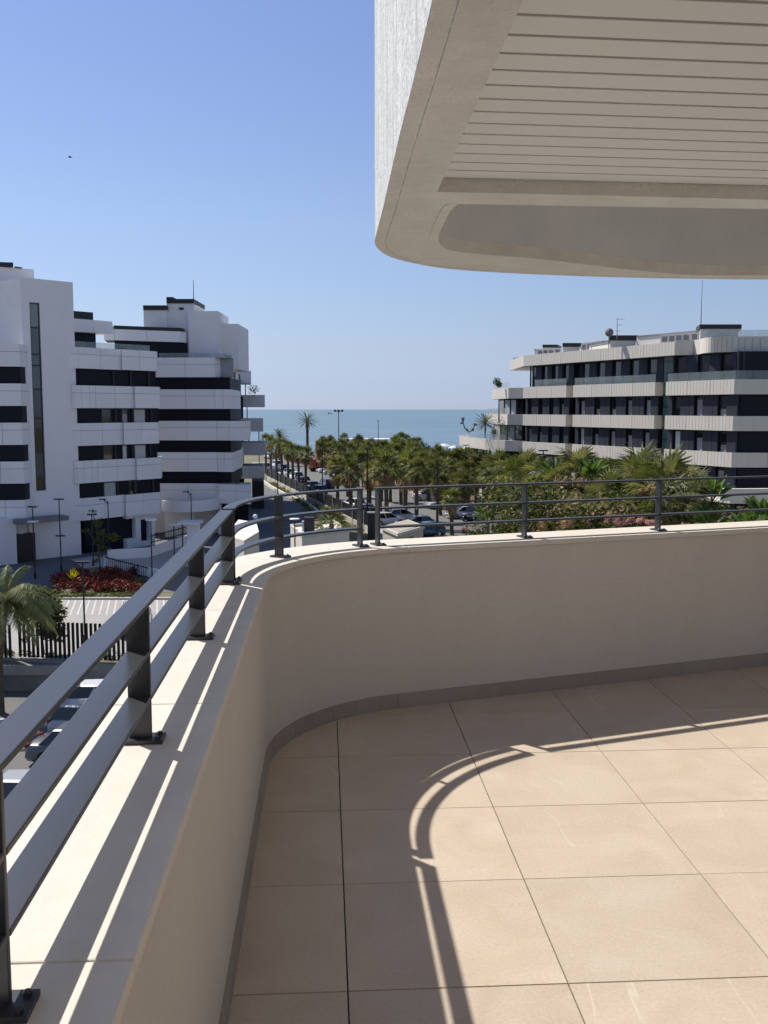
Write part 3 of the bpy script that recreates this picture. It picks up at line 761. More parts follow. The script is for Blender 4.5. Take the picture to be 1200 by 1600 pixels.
# attic: dark room, white fascia, black cap
a1, a2 = pt(121,91.5), pt(153,93.2)
MB().prism([a1,a2,(a2[0]-3,a2[1]+3),(a1[0]-3,a1[1]+3)], ZB1[0]-1, at(130,517,92).z).build('attic_wall', 'dark', B1)
f1, f2, f3 = pt(119,90.6), pt(151,92.2), pt(180,93.8)
zf0, zf1 = at(130,519,91.5).z, at(130,499,91.5).z
for p, q in ((f1,f2),(f2,f3)):
    D = Vector(q)-Vector(p); D.normalize()
    MB().prism([p, tuple(Vector(q)-D*.04), tuple(Vector(q)-D*.04+Vector((-D.y,D.x))*3.4), tuple(Vector(p)+Vector((-D.y,D.x))*3.4)], zf0, zf1).build('fascia_panel', 'white', B1)
c1, c2 = pt(120,91.2), pt(150,92.7)
MB().prism([c1,c2,(c2[0]-2,c2[1]+2),(c1[0]-2,c1[1]+2)], zf1+.003, at(130,487,92).z).build('roof_cap', 'black', B1)
# left wing, in front of the tower's side
for k, zt_ in enumerate([6.95-3.25*k for k in range(5)]):
    x1 = [29,33,36,39,42][k]; y1 = 82.6
    rgt = pt(36.5, y1+.4); pl = [(-42, 80.5), (rgt[0]-1.6, y1-.25), (rgt[0], y1)]
    if k in (1,3): pl = [(-42, 80.2), (rgt[0]-2.1, y1-.55), (rgt[0]-1.9, y1-.2), (rgt[0], y1)]
    band(B1, (pl+[(rgt[0]+.1, y1+1.6)])[::-1], zt_-1.85, zt_, 2.1, 'white', .33, 1.2)
    if k < 4: MB().prism([(-42,81.2),(rgt[0]-.1,y1+.35),(rgt[0]-.15,y1+4),(-42,86)], zt_-3.6, zt_-1.83).build('storey_wall', 'dark', B1)
MB().prism([(-42,82.2),(rgt[0]-.5,y1+.5),(rgt[0]-.5,y1+4),(-42,86)], GZ, 6.95-3.25*4-1.8).build('storey_wall', 'whitew', B1)
window(B1, (rgt[0]+.6,y1+.38), Vector((-1,-.02)).normalized(), 2.6, 3.9, GZ, GZ+3.2)
# entrance door and canopy at the tower foot
dd = (Vector(tB)-Vector(tA)).normalized(); no = Vector((dd.y,-dd.x))
p = Vector(tA)-dd*1.9+no*.1
MB().prism([tuple(p+dd*.3), tuple(p+dd*2.1), tuple(p+dd*2.1+no*.5), tuple(p+dd*.3+no*.5)], GZ, at(30,832,84).z).build('entrance_door', 'black', B1)
MB().prism([tuple(p-dd*1.6+no*.2), tuple(p+dd*.25+no*.2), tuple(p+dd*.25+no*.9), tuple(p-dd*1.6+no*.9)], GZ, at(30,806,84).z).build('entrance_pier', 'whitew', B1)
MB().prism([tuple(p+no*.2), tuple(p+dd*4.6+no*.2), tuple(p+dd*4.6+no*1.8), tuple(p+no*2.2)], at(30,816,83).z, at(30,809,83).z).build('canopy', 'concrete', B1)
# ---------------- left building, far block -----------------------
B2 = thing('apartment_building', 'stepped white apartment block nearer the sea with rounded terraces and an antenna', 'building')
def P2(px, Y): return pt(px, Y)
ZB2 = [6.85-3.24*k for k in range(5)]
xl = -26.5
shapes = [
 [(xl,102.2),P2(336,102),P2(338,102.3),P2(364,106.5),P2(366,109),P2(373,113),P2(375,118)],
 [(xl,102.2),P2(336,102),P2(362,102.9),P2(367,105.5),P2(373,109),P2(376,115)],
 [(xl,102.2),P2(338,102),P2(380,101.2),P2(390,103.5),P2(391,112)],
 [(xl,102.2),P2(338,102),P2(362,101.5),P2(367,104.5),P2(376,109),P2(379,117)],
 [(xl,102.2),P2(338,102),P2(341,101.2),P2(390,100.4),P2(391,104)]]
for k, zt_ in enumerate(ZB2):
    pl = smooth_curve(shapes[k][1:-1], 2); pl = [shapes[k][0]]+pl+[shapes[k][-1]]
    band(B2, pl[::-1], zt_-2.0, zt_, 2.7, 'white', .34, 1.4)
    if k < 4:
        MB().prism([(xl,102.9),P2(336,102.9),P2(360,104),P2(373,112),P2(377,122),(xl,122)], zt_-3.7, zt_-1.98).build('storey_wall', 'dark', B2)
MB().prism([(xl,102.9),P2(336,102.9),P2(344,103.2),(P2(344,103.2)[0],112),(xl,112)], GZ, ZB2[4]-1.98).build('storey_wall', 'whitew', B2)
MB().prism([P2(346,102.6),P2(386,102.2),P2(386,112),P2(348,112)], GZ, ZB2[4]-1.98).build('garage_wall', 'dark', B2)
MB().prism([P2(338,101.6),P2(343.5,101.6),P2(344,102.8),P2(338,102.8)], GZ, ZB2[4]-2.02).build('pier', 'whitew', B2)
# curved entrance canopy wall in front (white, arching)
arc = [P2(253,97.5),P2(280,96.8),P2(300,97.0),P2(318,98.0),P2(331,99.8),P2(337,102.0)]
arc = smooth_curve(arc, 4)
MB().strip(arc, offset(arc, -.45), at(290,797,97).z-.15, at(290,781,97).z-.1).build('curved_canopy', 'whitew', B2)
MB().prism(arc+[P2(337,104),P2(253,104)], at(290,797,97).z+.25, at(290,797,97).z+.45).build('canopy_deck', 'concrete', B2)
MB().prism([P2(253,99.6),P2(300,99.2),P2(300,99.6),P2(253,100)], GZ, at(290,797,97).z+.2).build('entrance_wall', 'whitew', B2)
# core between the blocks going back
MB().prism([P2(336,103.6),P2(362,106),P2(376,116),P2(377,140),(xl-2,140),(xl-2,103.6)], ZB2[4], ZB2[0]-1.2).build('core', 'dark', B2)
# far sea-side terraces
for k, zt_ in enumerate(ZB2):
    x0, x1, Y = [(371,393,137),(373,414,141),(378,411,131),(380,415,133),(372,412,134)][k]
    pl = [P2(x0-8,Y+.2),P2(x1,Y),P2(x1-1,Y+7)]
    band(B2, pl[::-1], zt_-1.75, zt_, 2.6, 'white', None, 6.5 if k else 3)
    if k in (1,): pass
MB().prism([P2(372,136),P2(380,136),P2(380,146),(xl,146),(xl,136)], GZ, ZB2[1]-.3).build('sea_side_core', 'dark', B2)
for px_, k0 in ((384,1),(386,2),(388,3),(404,3)):
    q = pt(px_, 138); MB().tube([(q[0],138,ZB2[k0]-.1),(q[0],138,ZB2[k0-1]-1.7)], .07, 6).build('balcony_post', 'black', B2)
MB().prism([P2(392,128),P2(411,128),P2(411,139),P2(392,139)], GZ, GZ+3.6).build('carport_wall', 'black', B2)
# attic storeys and roof houses
zd0 = ZB2[0]-1.5
MB().prism([P2(182,100.8),P2(292,104.2),P2(295,105),P2(296,112),P2(190,112)], zd0, at(260,534,103.5).z).build('attic_wall', 'dark', B2)
fa = [P2(166,99.8),P2(182,100.0),P2(232,101.6),P2(284,103),P2(292,103.8),P2(297,106)]
band(B2, fa[::-1], at(240,533,101.5).z, at(240,516,101.5).z, 3.2, 'white', None, 4.5)
MB().strip(offset(fa,.25)[1:], offset(fa,1.9)[1:], at(240,516,101.5).z+.002, at(240,510,101.5).z).build('roof_cap', 'black', B2)
def blk(x0,x1,Y,y0,y1,dep=6,nm='roof_house',mt='whitew'):
    z0, z1 = at((x0+x1)/2,y0,Y).z, at((x0+x1)/2,y1,Y).z
    return MB().prism([P2(x0,Y),P2(x1,Y),(P2(x1,Y)[0],Y+dep),(P2(x0,Y)[0],Y+dep)], z0, z1).build(nm, mt, B2)
blk(228,264,104.5,520,484.5); blk(227.5,264.2,104.3,484.3,477,6.4,'roof_cap','black')
blk(264.2,306,105,560,474); blk(263.8,274,104.8,473.8,464,6.4,'roof_cap','black'); blk(274.1,306.2,104.8,473.8,467,6.4,'roof_cap','black')
o_ = blk(283,290,104.9,484,480.5,.3,'vent','black')
blk(297,343.5,104.4,570,486,7); blk(343.7,374,107,577,506,8)
q = pt(306,105); MB().tube([(q[0],105,at(304,474,105).z),(q[0],105,at(304,438,105).z)], [.05,.025], 6).build('antenna', 'black', B2)
MB().tube([(q[0]-.1,105,at(304,476,105).z),(q[0]+.55,105,at(304,476,105).z)], .025, 6).build('antenna_arm', 'black', B2)
glassrail(B2, [P2(250,102.4),P2(330,102.4)][::-1], ZB2[0]-.02, .5, 1.8)
glassrail(B2, [P2(339,103),P2(364,107.2)][::-1], ZB2[0]-.02, .55, 1.8)
# ---------------- right building -----------------------
B3 = thing('apartment_building', 'long cream and slate apartment block on the right with ribbed concrete balcony bands', 'building')
ZB3 = [4.13-3.15*k for k in range(4)]
C0 = Vector((30.15,85.2)); D3 = Vector((16.2-30.15,115.3-85.2)).normalized(); N3 = Vector((-D3.y,D3.x))   # left of C0->far = outside?
N3 = Vector((-D3.y, D3.x))
if N3.x > 0: N3 = -N3
L3 = 33.17
sec = [(0,8.75),(10.2,23.4),(24.6,L3)]
def fp(s, o=0): return tuple(C0+D3*s+N3*o)
def lefted(p, q): return [p, q]
for k, zt_ in enumerate(ZB3):
    z0 = zt_-1.28
    for i,(s0,s1) in enumerate(sec):
        pl = [fp(s0),fp(s1),fp(s1,-1.4)] if i else [(C0.x+9, C0.y-.4), fp(s0), fp(s1), fp(s1,-1.4)]
        if i: pl = [fp(s0,-1.4)]+pl
        band(B3, pl, z0, zt_, 3.1, 'cream', None, .9, ribs=.42)
    # wall panels and windows below each band (and under the roof for the top storey)
for k in range(-1, 4):
    ztop = 6.55 if k == -1 else ZB3[k]-1.28
    zbot = ZB3[k+1] if k+1 < 4 else GZ
    if k == 3: zbot = GZ
    for i,(s0,s1) in enumerate(sec):
        rec = -.35 if k > -1 else -.9
        pw = {0:3, 1:5, 2:4}[i]; W = (s1-s0)/pw
        for j in range(pw):
            o0 = s0+W*j; ww = W*.30 if k > -1 else W*.45; w0 = o0+W*.45+random.uniform(-.05,.05)*W
            # slate panel each side of the window; window set back
            for (u0,u1) in ((o0+.02,w0-.12),(w0+ww+.12,o0+W-.02)):
                mb = MB(); A_ = Vector(fp(u0,rec)); B_ = Vector(fp(u1,rec)); n_ = N3*-.2
                mb.prism([tuple(A_),tuple(B_),tuple(B_+n_),tuple(A_+n_)], zbot-.4, ztop-.01); mb.build('wall_panel', 'slate', B3)
            kd = 'shutter' if random.random() < .72 else ('curtain' if random.random() < .35 else 'glass')
            if k == -1: kd = random.choice(('glass','shutter','glass'))
            window(B3, fp(0,rec-.26), D3, w0, w0+ww, zbot-.35, ztop-.1, kd)
        A_ = Vector(fp(s0,rec-.3)); B_ = Vector(fp(s1,rec-.3))
        MB().prism([tuple(A_),tuple(B_),tuple(B_-N3*.2),tuple(A_-N3*.2)], zbot-.4, ztop-.012).build('storey_wall', 'dark', B3)
        # end returns
    # dark side face to the right of the corner
    rec = .9
    A_ = Vector((C0.x+.45,C0.y+.5)); 
    MB().prism([tuple(A_),(C0.x+9,A_.y-.4),(C0.x+9,A_.y+3),(A_.x,A_.y+3)], zbot-.4, ztop-.011).build('side_wall', 'dark', B3)
MB().prism([fp(.5,-1.3),(C0.x+10,C0.y+4),(C0.x+14,C0.y+40),fp(L3-.2,-6),fp(L3-.2,-1.3)], GZ, 6.5).build('core', 'dark', B3)
# green glass stair strip in the gap between sections
g0, g1 = fp(8.85,-.9), fp(10.1,-.9)
mb = MB(); mb.prism([g0,g1,tuple(Vector(g1)-N3*.1),tuple(Vector(g0)-N3*.1)], GZ, 6.5); gw = mb.build('stair_window', 'greenglass', B3)
for z_ in [6.0-1.05*i for i in range(14)]:
    MB().prism([tuple(Vector(g0)+N3*.04),tuple(Vector(g1)+N3*.04),tuple(Vector(g1)+N3*.002),tuple(Vector(g0)+N3*.002)], z_, z_+.08).build('glazing_bar', 'frame', gw)
# roof fascia
zr0, zr1 = 6.55, 7.77
far = [fp(L3), pt(796,128.5)]
rf = [fp(7.6), fp(12), fp(22), far[0], far[1], (pt(796,128.5)[0]+3, 129.5)]
band(B3, rf, zr0, zr1, 3.6, 'cream', None, 3.0, ribs=.42)
MB().prism([fp(7.6,-.2),fp(L3,-.2),(far[1][0]+.3,128.2),(far[1][0]+12,129),(C0.x+14,C0.y+40),(C0.x+10,C0.y+6)], zr0+.3, zr0+.5).build('roof_deck', 'chim', B3)
rr = smooth_curve([pt(1096,92.6), pt(1090,90.5), pt(1100,88.3), pt(1118,87.3), pt(1150,86.9), pt(1200,86.7), pt(1290,86.5)], 4)
rr = [fp(7.6), pt(1081,91.7)]+rr[4:]
band(B3, rr[::-1], zr0, zr1+.12, 3.4, 'cream', None, 3.0, ribs=0)
MB().prism([pt(1103,90),pt(1196,89),pt(1196,92),pt(1110,93)], zr0-.75, zr0-.02).build('soffit_beam', 'chim', B3)
# glazed top corner room
for x0_,x1_ in ((1128,1150),(1152,1163),(1166,1178),(1180,1194),(1197,1240)):
    a_, b_ = pt(x0_,90.2), pt(x1_,90); 
    window(B3, b_, (Vector(a_)-Vector(b_)).normalized(), 0, math.dist(a_,b_), ZB3[0]-.1, zr0-.76, random.choice(('glass','curtain')))
MB().prism([pt(1085,93),pt(1129,91),pt(1240,90.6),pt(1240,93),pt(1085,95)], ZB3[0]-.5, zr0-.8).build('corner_room', 'dark', B3)
glassrail(B3, [(C0.x+9,C0.y-.3),tuple(C0+Vector((.1,.1))),fp(8.6,-.1)], ZB3[0]-.02, .78, 1.5)
glassrail(B3, [fp(10.3,-.1),fp(23.3,-.1)], ZB3[0]-.02, .78, 1.6); glassrail(B3, [fp(24.8,-.1),fp(L3-2.2,-.1)], ZB3[0]-.02, .8, 1.6)
# sea-side terraces stepping out to the left
terr = {0:[(819,117.2),(794,119),(781,124),(769,129.5),(772,134)], 1:[(819,117.2),(793,118.8),(775,126),(760,131),(764,137)], 2:[(819,117.2),(790,119.0),(765,122),(753,124.5),(733,131),(718,139),(722,146)]}
for k, pl in terr.items():
    q = [pt(a_,b_) for a_,b_ in pl]
    if k == 2: q = [q[0]]+smooth_curve(q[1:-1],2)+[q[-1]]
    band(B3, q, ZB3[k]-1.28, ZB3[k], 3.0, 'cream', None, 1.2, ribs=.42)
    MB().prism(q+[(22,140),(22,119)], ZB3[k]-1.2, ZB3[k]-.95).build('terrace_deck', 'chim', B3)
    glassrail(B3, offset(q[1:-1], -.15), ZB3[k]-.02, .75, 1.8)
    # glazed room behind
    r0, r1, r2 = pt(817,119.5), pt({0:806,1:779,2:772}[k],{0:122,1:123.5,2:126}[k]), pt({0:806,1:779,2:772}[k]+1,134)
    zt2 = (6.5 if k == 0 else ZB3[k-1]-1.29)
    if k:
        for (a_,b_,n_) in ((r0,r1,4),(r1,r2,3)):
            A_ = Vector(a_); B_ = Vector(b_); d_ = (B_-A_).normalized(); l_ = (B_-A_).length
            for j in range(n_):
                window(B3, a_, d_, l_*j/n_+.04, l_*(j+1)/n_-.04, ZB3[k]-.9, zt2-.05, random.choice(('glass','curtain','glass')))
        MB().prism([(r0[0]+.3,r0[1]+.6),(r1[0]+.5,r1[1]+.5),(r2[0]+.5,r2[1]),(22,136),(22,120)], ZB3[k]-.94, zt2).build('storey_wall', 'dark', B3)
MB().prism([pt(775,121.5),pt(817,118.9),(22,119),(22,134),pt(775,134)], GZ, ZB3[2]-1.22).build('storey_wall', 'dark', B3)
for px_ in (756,766,779,790,801): 
    q = pt(px_,121.2); MB().tube([(q[0],q[1],GZ),(q[0],q[1],ZB3[2]-1.25)], .13, 8).build('column', 'black', B3)
# white garden wall and low canopy at its foot
gwl = thing('garden_wall', 'low white wall with open slot at the foot of the right-hand block', 'wall')
wA, wB, wC = pt(1070,88.5), pt(1130,80), pt(1250,80.5)
MB().strip([wA,wB,wC],[(wA[0]+.3,wA[1]+.4),(wB[0]+.1,wB[1]+.5),(wC[0],wC[1]+.5)], at(1130,783,80).z, at(1130,764,80).z).build('upper_wall', 'chim', gwl)
MB().strip([wA,wB,wC],[(wA[0]+.3,wA[1]+.4),(wB[0]+.1,wB[1]+.5),(wC[0],wC[1]+.5)], GZ, GZ+1.2).build('lower_wall', 'chim', gwl)
# roof furniture
def chimney(x0,x1,Y,yb,yt,cap,nm,label):
    t = thing(nm, label, 'chimney')
    z0, z1, z2 = zr0+.5, at((x0+x1)/2,yt,Y).z, at((x0+x1)/2,cap,Y).z
    a_, b_ = pt(x0,Y), pt(x1,Y)
    MB().prism([a_,b_,(b_[0]+.8,Y+3),(a_[0]+.8,Y+3)], z0, z1).build('shaft', 'chim', t)
    MB().prism([(a_[0]-.1,Y-.15),(b_[0]+.25,Y-.15),(b_[0]+1.3,Y+3.2),(a_[0]+.6,Y+3.2)], z1+.002, z2).build('cap', 'black', t)
    return t
chimney(847,866,121,560,543,538.5,'chimney','short cream roof chimney with black cap, nearest the sea end')
chimney(834,846.5,122,560,547,546,'chimney','low cream roof box with a thin black cap at the sea end of the roof')
chimney(878,903,112,560,542,536,'chimney','cream rounded roof house with wide black cap, second from the sea end')
chimney(951,990,101,560,532,524,'chimney','cream roof house under a black cap beside the satellite dish')
chimney(1090,1149,92.5,560,514,507,'roof_house','largest cream roof house with black cap and white duct near the mast')
rb = thing('roof_screen', 'long low cream parapet running between the roof houses', 'roof wall')
for (x0,x1,Y0,Y1,yt) in ((904,951,111,102.5,544),(992,1089,100.5,93.5,527)):
    a_, b_ = pt(x0,Y0), pt(x1,Y1); z_ = at(x0,yt,Y0).z
    MB().prism([a_,b_,(b_[0]+.5,b_[1]+.8),(a_[0]+.5,a_[1]+.8)], zr0+.5, z_).build('wall', 'chim', rb)
    MB().prism([(a_[0]-.05,a_[1]-.1),(b_[0]-.05,b_[1]-.1),(b_[0]+.5,b_[1]+.9),(a_[0]+.5,a_[1]+.9)], z_+.002, z_+.14).build('coping', 'concrete', rb)
# air conditioners
k_ = 0
for px_, Y in [(843,120),(852,119.5),(860,119),(870,118),(884,113),(912,109.5),(920,108.5),(928,107.5),(936,106.5),(944,105.5),(1036,97),(1047,96.2),(1058,95.4),(1069,94.7),(1082,94)]:
    q = pt(px_, Y); w0 = ['at the sea end of the roof','on the middle of the roof','beside the largest roof house'][0 if px_ < 890 else 1 if px_ < 1000 else 2]
    t = thing('air_conditioner', f'{ordw([843,852,860,870,884].index(px_) if px_<890 else ([912,920,928,936,944].index(px_) if px_<1000 else [1036,1047,1058,1069,1082].index(px_)))} pale air conditioner box in the row {w0}', 'air conditioner', (q[0],Y,zr0+.5), -.4, 'air conditioners on the roof of the right-hand block')
    MB().box(-.42,.42,-.18,.18,0,1.75).build('casing', 'chim', t); MB().box(-.26,.26,-.2,-.181,1.05,1.55).build('fan_grille', 'concrete', t); k_ += 1
# satellite dish
q = at(952,519,100); t = thing('satellite_dish', 'round grey satellite dish standing on the roof beside an aerial', 'satellite dish', (q.x,100,at(950,534,100).z))
dm = MB(); prof = [(0,.0),(.2,.02),(.38,.08),(.5,.16)]
dm.lathe([(.001,0)]+[(a_*.85,b_) for a_,b_ in prof[1:]], 0, 0, 16); dish = dm.build('dish', 'concrete', t, True); dish.location = (0,0,at(952,519,100).z-at(950,534,100).z); dish.rotation_euler = (math.radians(105),0,math.radians(-15))
MB().tube([(0,.1,-.6),(0,.1,.9)], .04, 6).build('stand', 'black', t)
def aerial(px_, Y, y0, y1, label, arms=0):
    q = at(px_, y0, Y); t = thing('aerial', label, 'antenna', (q.x,Y,q.z)); h = at(px_,y1,Y).z-q.z
    MB().tube([(0,0,0),(0,0,h)], [.045,.02], 6).build('mast', 'concrete', t)
    for i in range(arms):
        z_ = h*(.95-.28*i); MB().tube([(-.1,0,z_),(.75-.2*i,.1,z_)], .018, 5).build('boom', 'concrete', t)
        for j in range(4): MB().tube([(j*.17,-.25,z_),(j*.17,.25,z_)], .012, 4).build('element', 'concrete', t)
aerial(964,100,530,497,'television aerial with short horizontal arms on the roof beside the dish',3)
aerial(1095,93,512,438,'tall thin lightning mast rising from the right-hand roof')
for px_, Y, top in ((885,112,525),(1035,97,522),(1028,97,526)): pass
glassrail(B3, [pt(1290,88),pt(1100,89.5)], zr1+.1, .75, 2.0)
glassrail(B3, [pt(836,126),pt(800,128.8)], zr1-.02, .5, 2.0)
#PART3B
# ================================================================== FENCES AND WALLS
def slat_fence(label, a, b, z, h, sp, nm='slat_fence', wslat=.1, dslat=.05, cat='fence', cap=300, rail=True):
    t = thing(nm, label, cat, (a[0],a[1],z), math.atan2(b[1]-a[1], b[0]-a[0]))
    l = math.dist(a,b); n = int(l/sp); me = MB().box(-wslat/2,wslat/2,-dslat/2,dslat/2,.06,h).mesh('slat','fence')
    for i in range(min(n,cap)): link('slat', me, t, (sp*(i+.5),0,0))
    if rail:
        MB().box(0,l,.026,.06,.12,.2).build('rail','fence',t); MB().box(0,l,.026,.06,h-.2,h-.12).build('rail','fence',t)
    return t
def wall(label, pts, z0, z1, th_, m, nm='wall', cap=None, cat='wall', zs=None):
    t = thing(nm, label, cat); MB().strip(pts, offset(pts,-th_), z0, z1).build('wall_body', m, t)
    if cap: MB().strip(offset(pts,.05), offset(pts,-th_-.05), z1+.002, z1+.09).build('coping', cap, t)
    return t
# street fence: beige wall with a dark slat screen on top, running away to the left
fA, fB = G(592,841), G(419,750)
wall('long beige wall under the dark slat screen along the left pavement', [fB, fA], GZ, GZ+.75, .25, 'wallbeige', 'boundary_wall')
d_ = (Vector(fA)-Vector(fB)).normalized(); o_n = Vector((-d_.y,d_.x))*-.12
scr = thing('fence_screen', 'long dark slat screen standing on the beige wall between the drive and the street', 'fence', (fB[0]+o_n.x,fB[1]+o_n.y,GZ+.75), math.atan2(d_.y,d_.x))
lf = math.dist(fA,fB); n = 260
me = MB().box(-.16,.16,-.02,.02,.03,1.42).mesh('slat','fence')
for i in range(n): link('slat', me, scr, (lf*(i+.5)/n,0,0))
for i in range(16): MB().box(lf*i/15-.09,lf*i/15+.09,-.16,-.03,-.74,1.5).build('post','concrete',scr)
MB().box(0,lf,.03,.07,1.34,1.42).build('rail','fence',scr)
# right-hand boundary of the gardens, behind the parked cars
rA, rB = G(655,754), G(830,793)
wall('low pale wall with dark screen above it behind the cars parked on the right', [rA,rB], GZ, GZ+1.1, .25, 'wallbeige', 'boundary_wall')
slat_fence('dark garden screen on the low pale wall at the right-hand side of the street', (rA[0],rA[1]+.1), (rB[0],rB[1]+.1), GZ+1.1, 1.9, .42, 'fence_screen', .40)
# pale kerb and ramp walls by the drive
kb = [G(410,752),G(424,762),G(445,774),G(476,786),G(495,799),G(514,820)]
wall('pale curved kerb wall edging the planting strip beside the drive', kb, GZ, GZ+.45, .35, 'kerb', 'kerb_wall')
sheet('planting_strip', kb+[G(560,845),G(580,836),G(500,797),G(448,769),G(419,752)], GZ+.06, 'lawn', .05)
wall('white ramp wall in the shade before the left block', [G(168,876),G(232,872),G(290,852)], GZ, GZ+.95, .25, 'whitew', 'ramp_wall')
rw = wall('broad white rendered ramp parapet beside the shaded footpath', [G(168,888),G(205,897),G(236,905),G(262,911)], GZ-.3, GZ+.9, .3, 'whitew', 'ramp_wall')
sheet('ramp', [G(168,886),G(236,903),G(330,870),G(290,853),G(232,873)], GZ+.13, 'whitepave', .1) if False else sheet('ramp', [G(168,886),G(236,903),G(330,870),G(290,853),G(232,873)], GZ+.13, 'paving', .1)
wall('sunlit white kerb beyond the red shrubs', [G(195,893),G(240,902)], GZ, GZ+.5, .35, 'kerb', 'kerb_wall')
slat_fence('thin dark guard rail along the ramp beyond the shrub bed', G(165,890), G(232,908), GZ+.1, 1.05, .35, 'guard_rail', .03, .03)
slat_fence('dark guard rail on the white ramp wall before the far block', G(236,868), G(292,852), GZ+1.0, .9, .5, 'guard_rail', .03, .03)
# retaining wall of the car park, with the tall black slats on it
HYc = 49.2
rt = thing('retaining_wall', 'stained grey concrete retaining wall carrying the tall black slats', 'wall')
def rwp(px, Y): return pt(px, Y)
MB().strip([(-60,52.2),(-19.3,50.0),(-15.5,49.0),(-3.8,47.6)],[(-60,52.5),(-19.3,50.3),(-15.5,49.3),(-3.8,47.9)], LZ, GZ+.12).build('wall_body','concrete',rt)
MB().box(HX1+.002,HX1+.3,HY0,48,LZ,GZ-.003).build('side_wall','concrete',rt)
MB().prism([(-60,HY1+.2),(HX1,HY1-.4),(HX1,HY1+1.2),(-60,HY1+3.2)], GZ-.5, GZ-.004).build('backfill','concrete',rt)
slat_fence('row of tall black slats on the retaining wall before the car park', (-19.0,50.05), (-4.2,47.8), GZ+.12, 1.95, .245, 'slat_fence', .105, .12, rail=False)
slat_fence('lower end panel of black slats at the left end of the retaining wall', (-22.5,50.35), (-19.1,50.12), GZ-.1, 1.95, .245, 'slat_fence', .105, .12, rail=False)
# utility building
ub = thing('utility_building', 'small white pump house with two roof vents below the curved railing', 'building')
u0, u1, u2 = G(453,862), G(476,868), G(541,858)
zub = at(470,812,88).z
a_ = Vector(pt(452,86)); b_ = Vector(pt(470,78.5)); c_ = Vector(pt(545,82)); e_ = a_+(c_-b_)
MB().prism([tuple(a_),tuple(b_),tuple(c_),tuple(e_)], GZ, GZ+2.65).build('walls','chim',ub)
i_ = lambda p,k: tuple(((a_+b_+c_+e_)/4)*(1-k)+p*k)
MB().strip([i_(a_,1.012),i_(b_,1.012),i_(c_,1.012),i_(e_,1.012),i_(a_,1.012)],[i_(a_,.94),i_(b_,.94),i_(c_,.94),i_(e_,.94),i_(a_,.94)], GZ+2.652, GZ+2.9).build('roof_kerb','kerb',ub)
for k,(dx,sz) in enumerate(((.30,.42),(.16,.2))):
    q = Vector(pt(474,83.2)) if k else Vector(pt(482,82.6))
    t_ = MB(); t_.box(q.x-sz,q.x+sz,q.y-sz,q.y+sz,GZ+2.66,GZ+3.9 if not k else GZ+3.5); t_.build('roof_vent','black' if not k else 'lampw',ub)
ub2 = thing('bin_store', 'small flat roofed store with sandy roof and louvred doors beside the parked cars', 'building')
a_, b_, c_ = Vector(G(605,846)), Vector(G(655,850)), Vector(G(672,830)); a_ = Vector(pt(598,84)); b_ = Vector(pt(622,79.5)); c_ = Vector(pt(662,84.5)); e_ = a_+(c_-b_)
MB().prism([tuple(a_),tuple(b_),tuple(c_),tuple(e_)], GZ, GZ+2.7).build('walls','wallbeige',ub2)
m_ = (a_+b_+c_+e_)/4; i2 = lambda p,k: tuple(m_*(1-k)+p*k)
MB().prism([i2(a_,1.08),i2(b_,1.08),i2(c_,1.08),i2(e_,1.08)], GZ+2.702, GZ+2.95).build('roof','kerb',ub2)
MB().prism([i2(a_,.95),i2(b_,.95),i2(c_,.95),i2(e_,.95)], GZ+2.952, GZ+2.99).build('roof_gravel','sand',ub2)
d_ = (c_-b_).normalized(); n_ = Vector((d_.y,-d_.x))*.05
for k in range(3):
    p_ = b_+d_*(.4+k*.95); MB().prism([tuple(p_+n_),tuple(p_+d_*.85+n_),tuple(p_+d_*.85),tuple(p_)], GZ+.1, GZ+2.3).build('door','black',ub2)
cab = thing('meter_cabinet', 'tall dark grey cabinet on the pavement between the two railing gaps', 'cabinet')
q = G(578,826); MB().box(q[0]-.1,q[0]+1.0,q[1]-9,q[1]-8,GZ,GZ+2.6).build('cabinet_body','black',cab); MB().box(q[0]-.15,q[0]+1.05,q[1]-9.05,q[1]-7.95,GZ+2.602,GZ+2.72).build('cabinet_top','concrete',cab)
lw = thing('low_wall', 'short pale grey service wall in front of the blue parked cars', 'wall'); q = pt(628,80); MB().box(q[0],q[0]+1.1,80,80.3,GZ,GZ+1.2).build('wall_body','wallbeige',lw)
gate = thing('gatehouse', 'thin white canopy on a white pier beside the shaded drive', 'canopy')
q = pt(288,84.5); MB().box(q[0],q[0]+1.0,84.5,85.3,GZ,GZ+3.1).build('pier','whitew',gate); MB().box(q[0]-.7,q[0]+1.15,83.9,86,GZ+3.1,GZ+3.3).build('roof','lampw',gate)
q = pt(281,85.4); MB().tube([(q[0],85.4,GZ),(q[0],85.4,GZ+3.1)],.05,6).build('post','black',gate)
# white car-park shelter wall seen through the curved railing
sh = thing('ramp_parapet', 'pale faceted ramp parapet seen under the curved railing', 'wall')
MB().prism([pt(350,70),pt(378,67),pt(402,72),pt(398,78),pt(370,80)], GZ, at(390,836,70).z).build('wall_body','chim',sh)
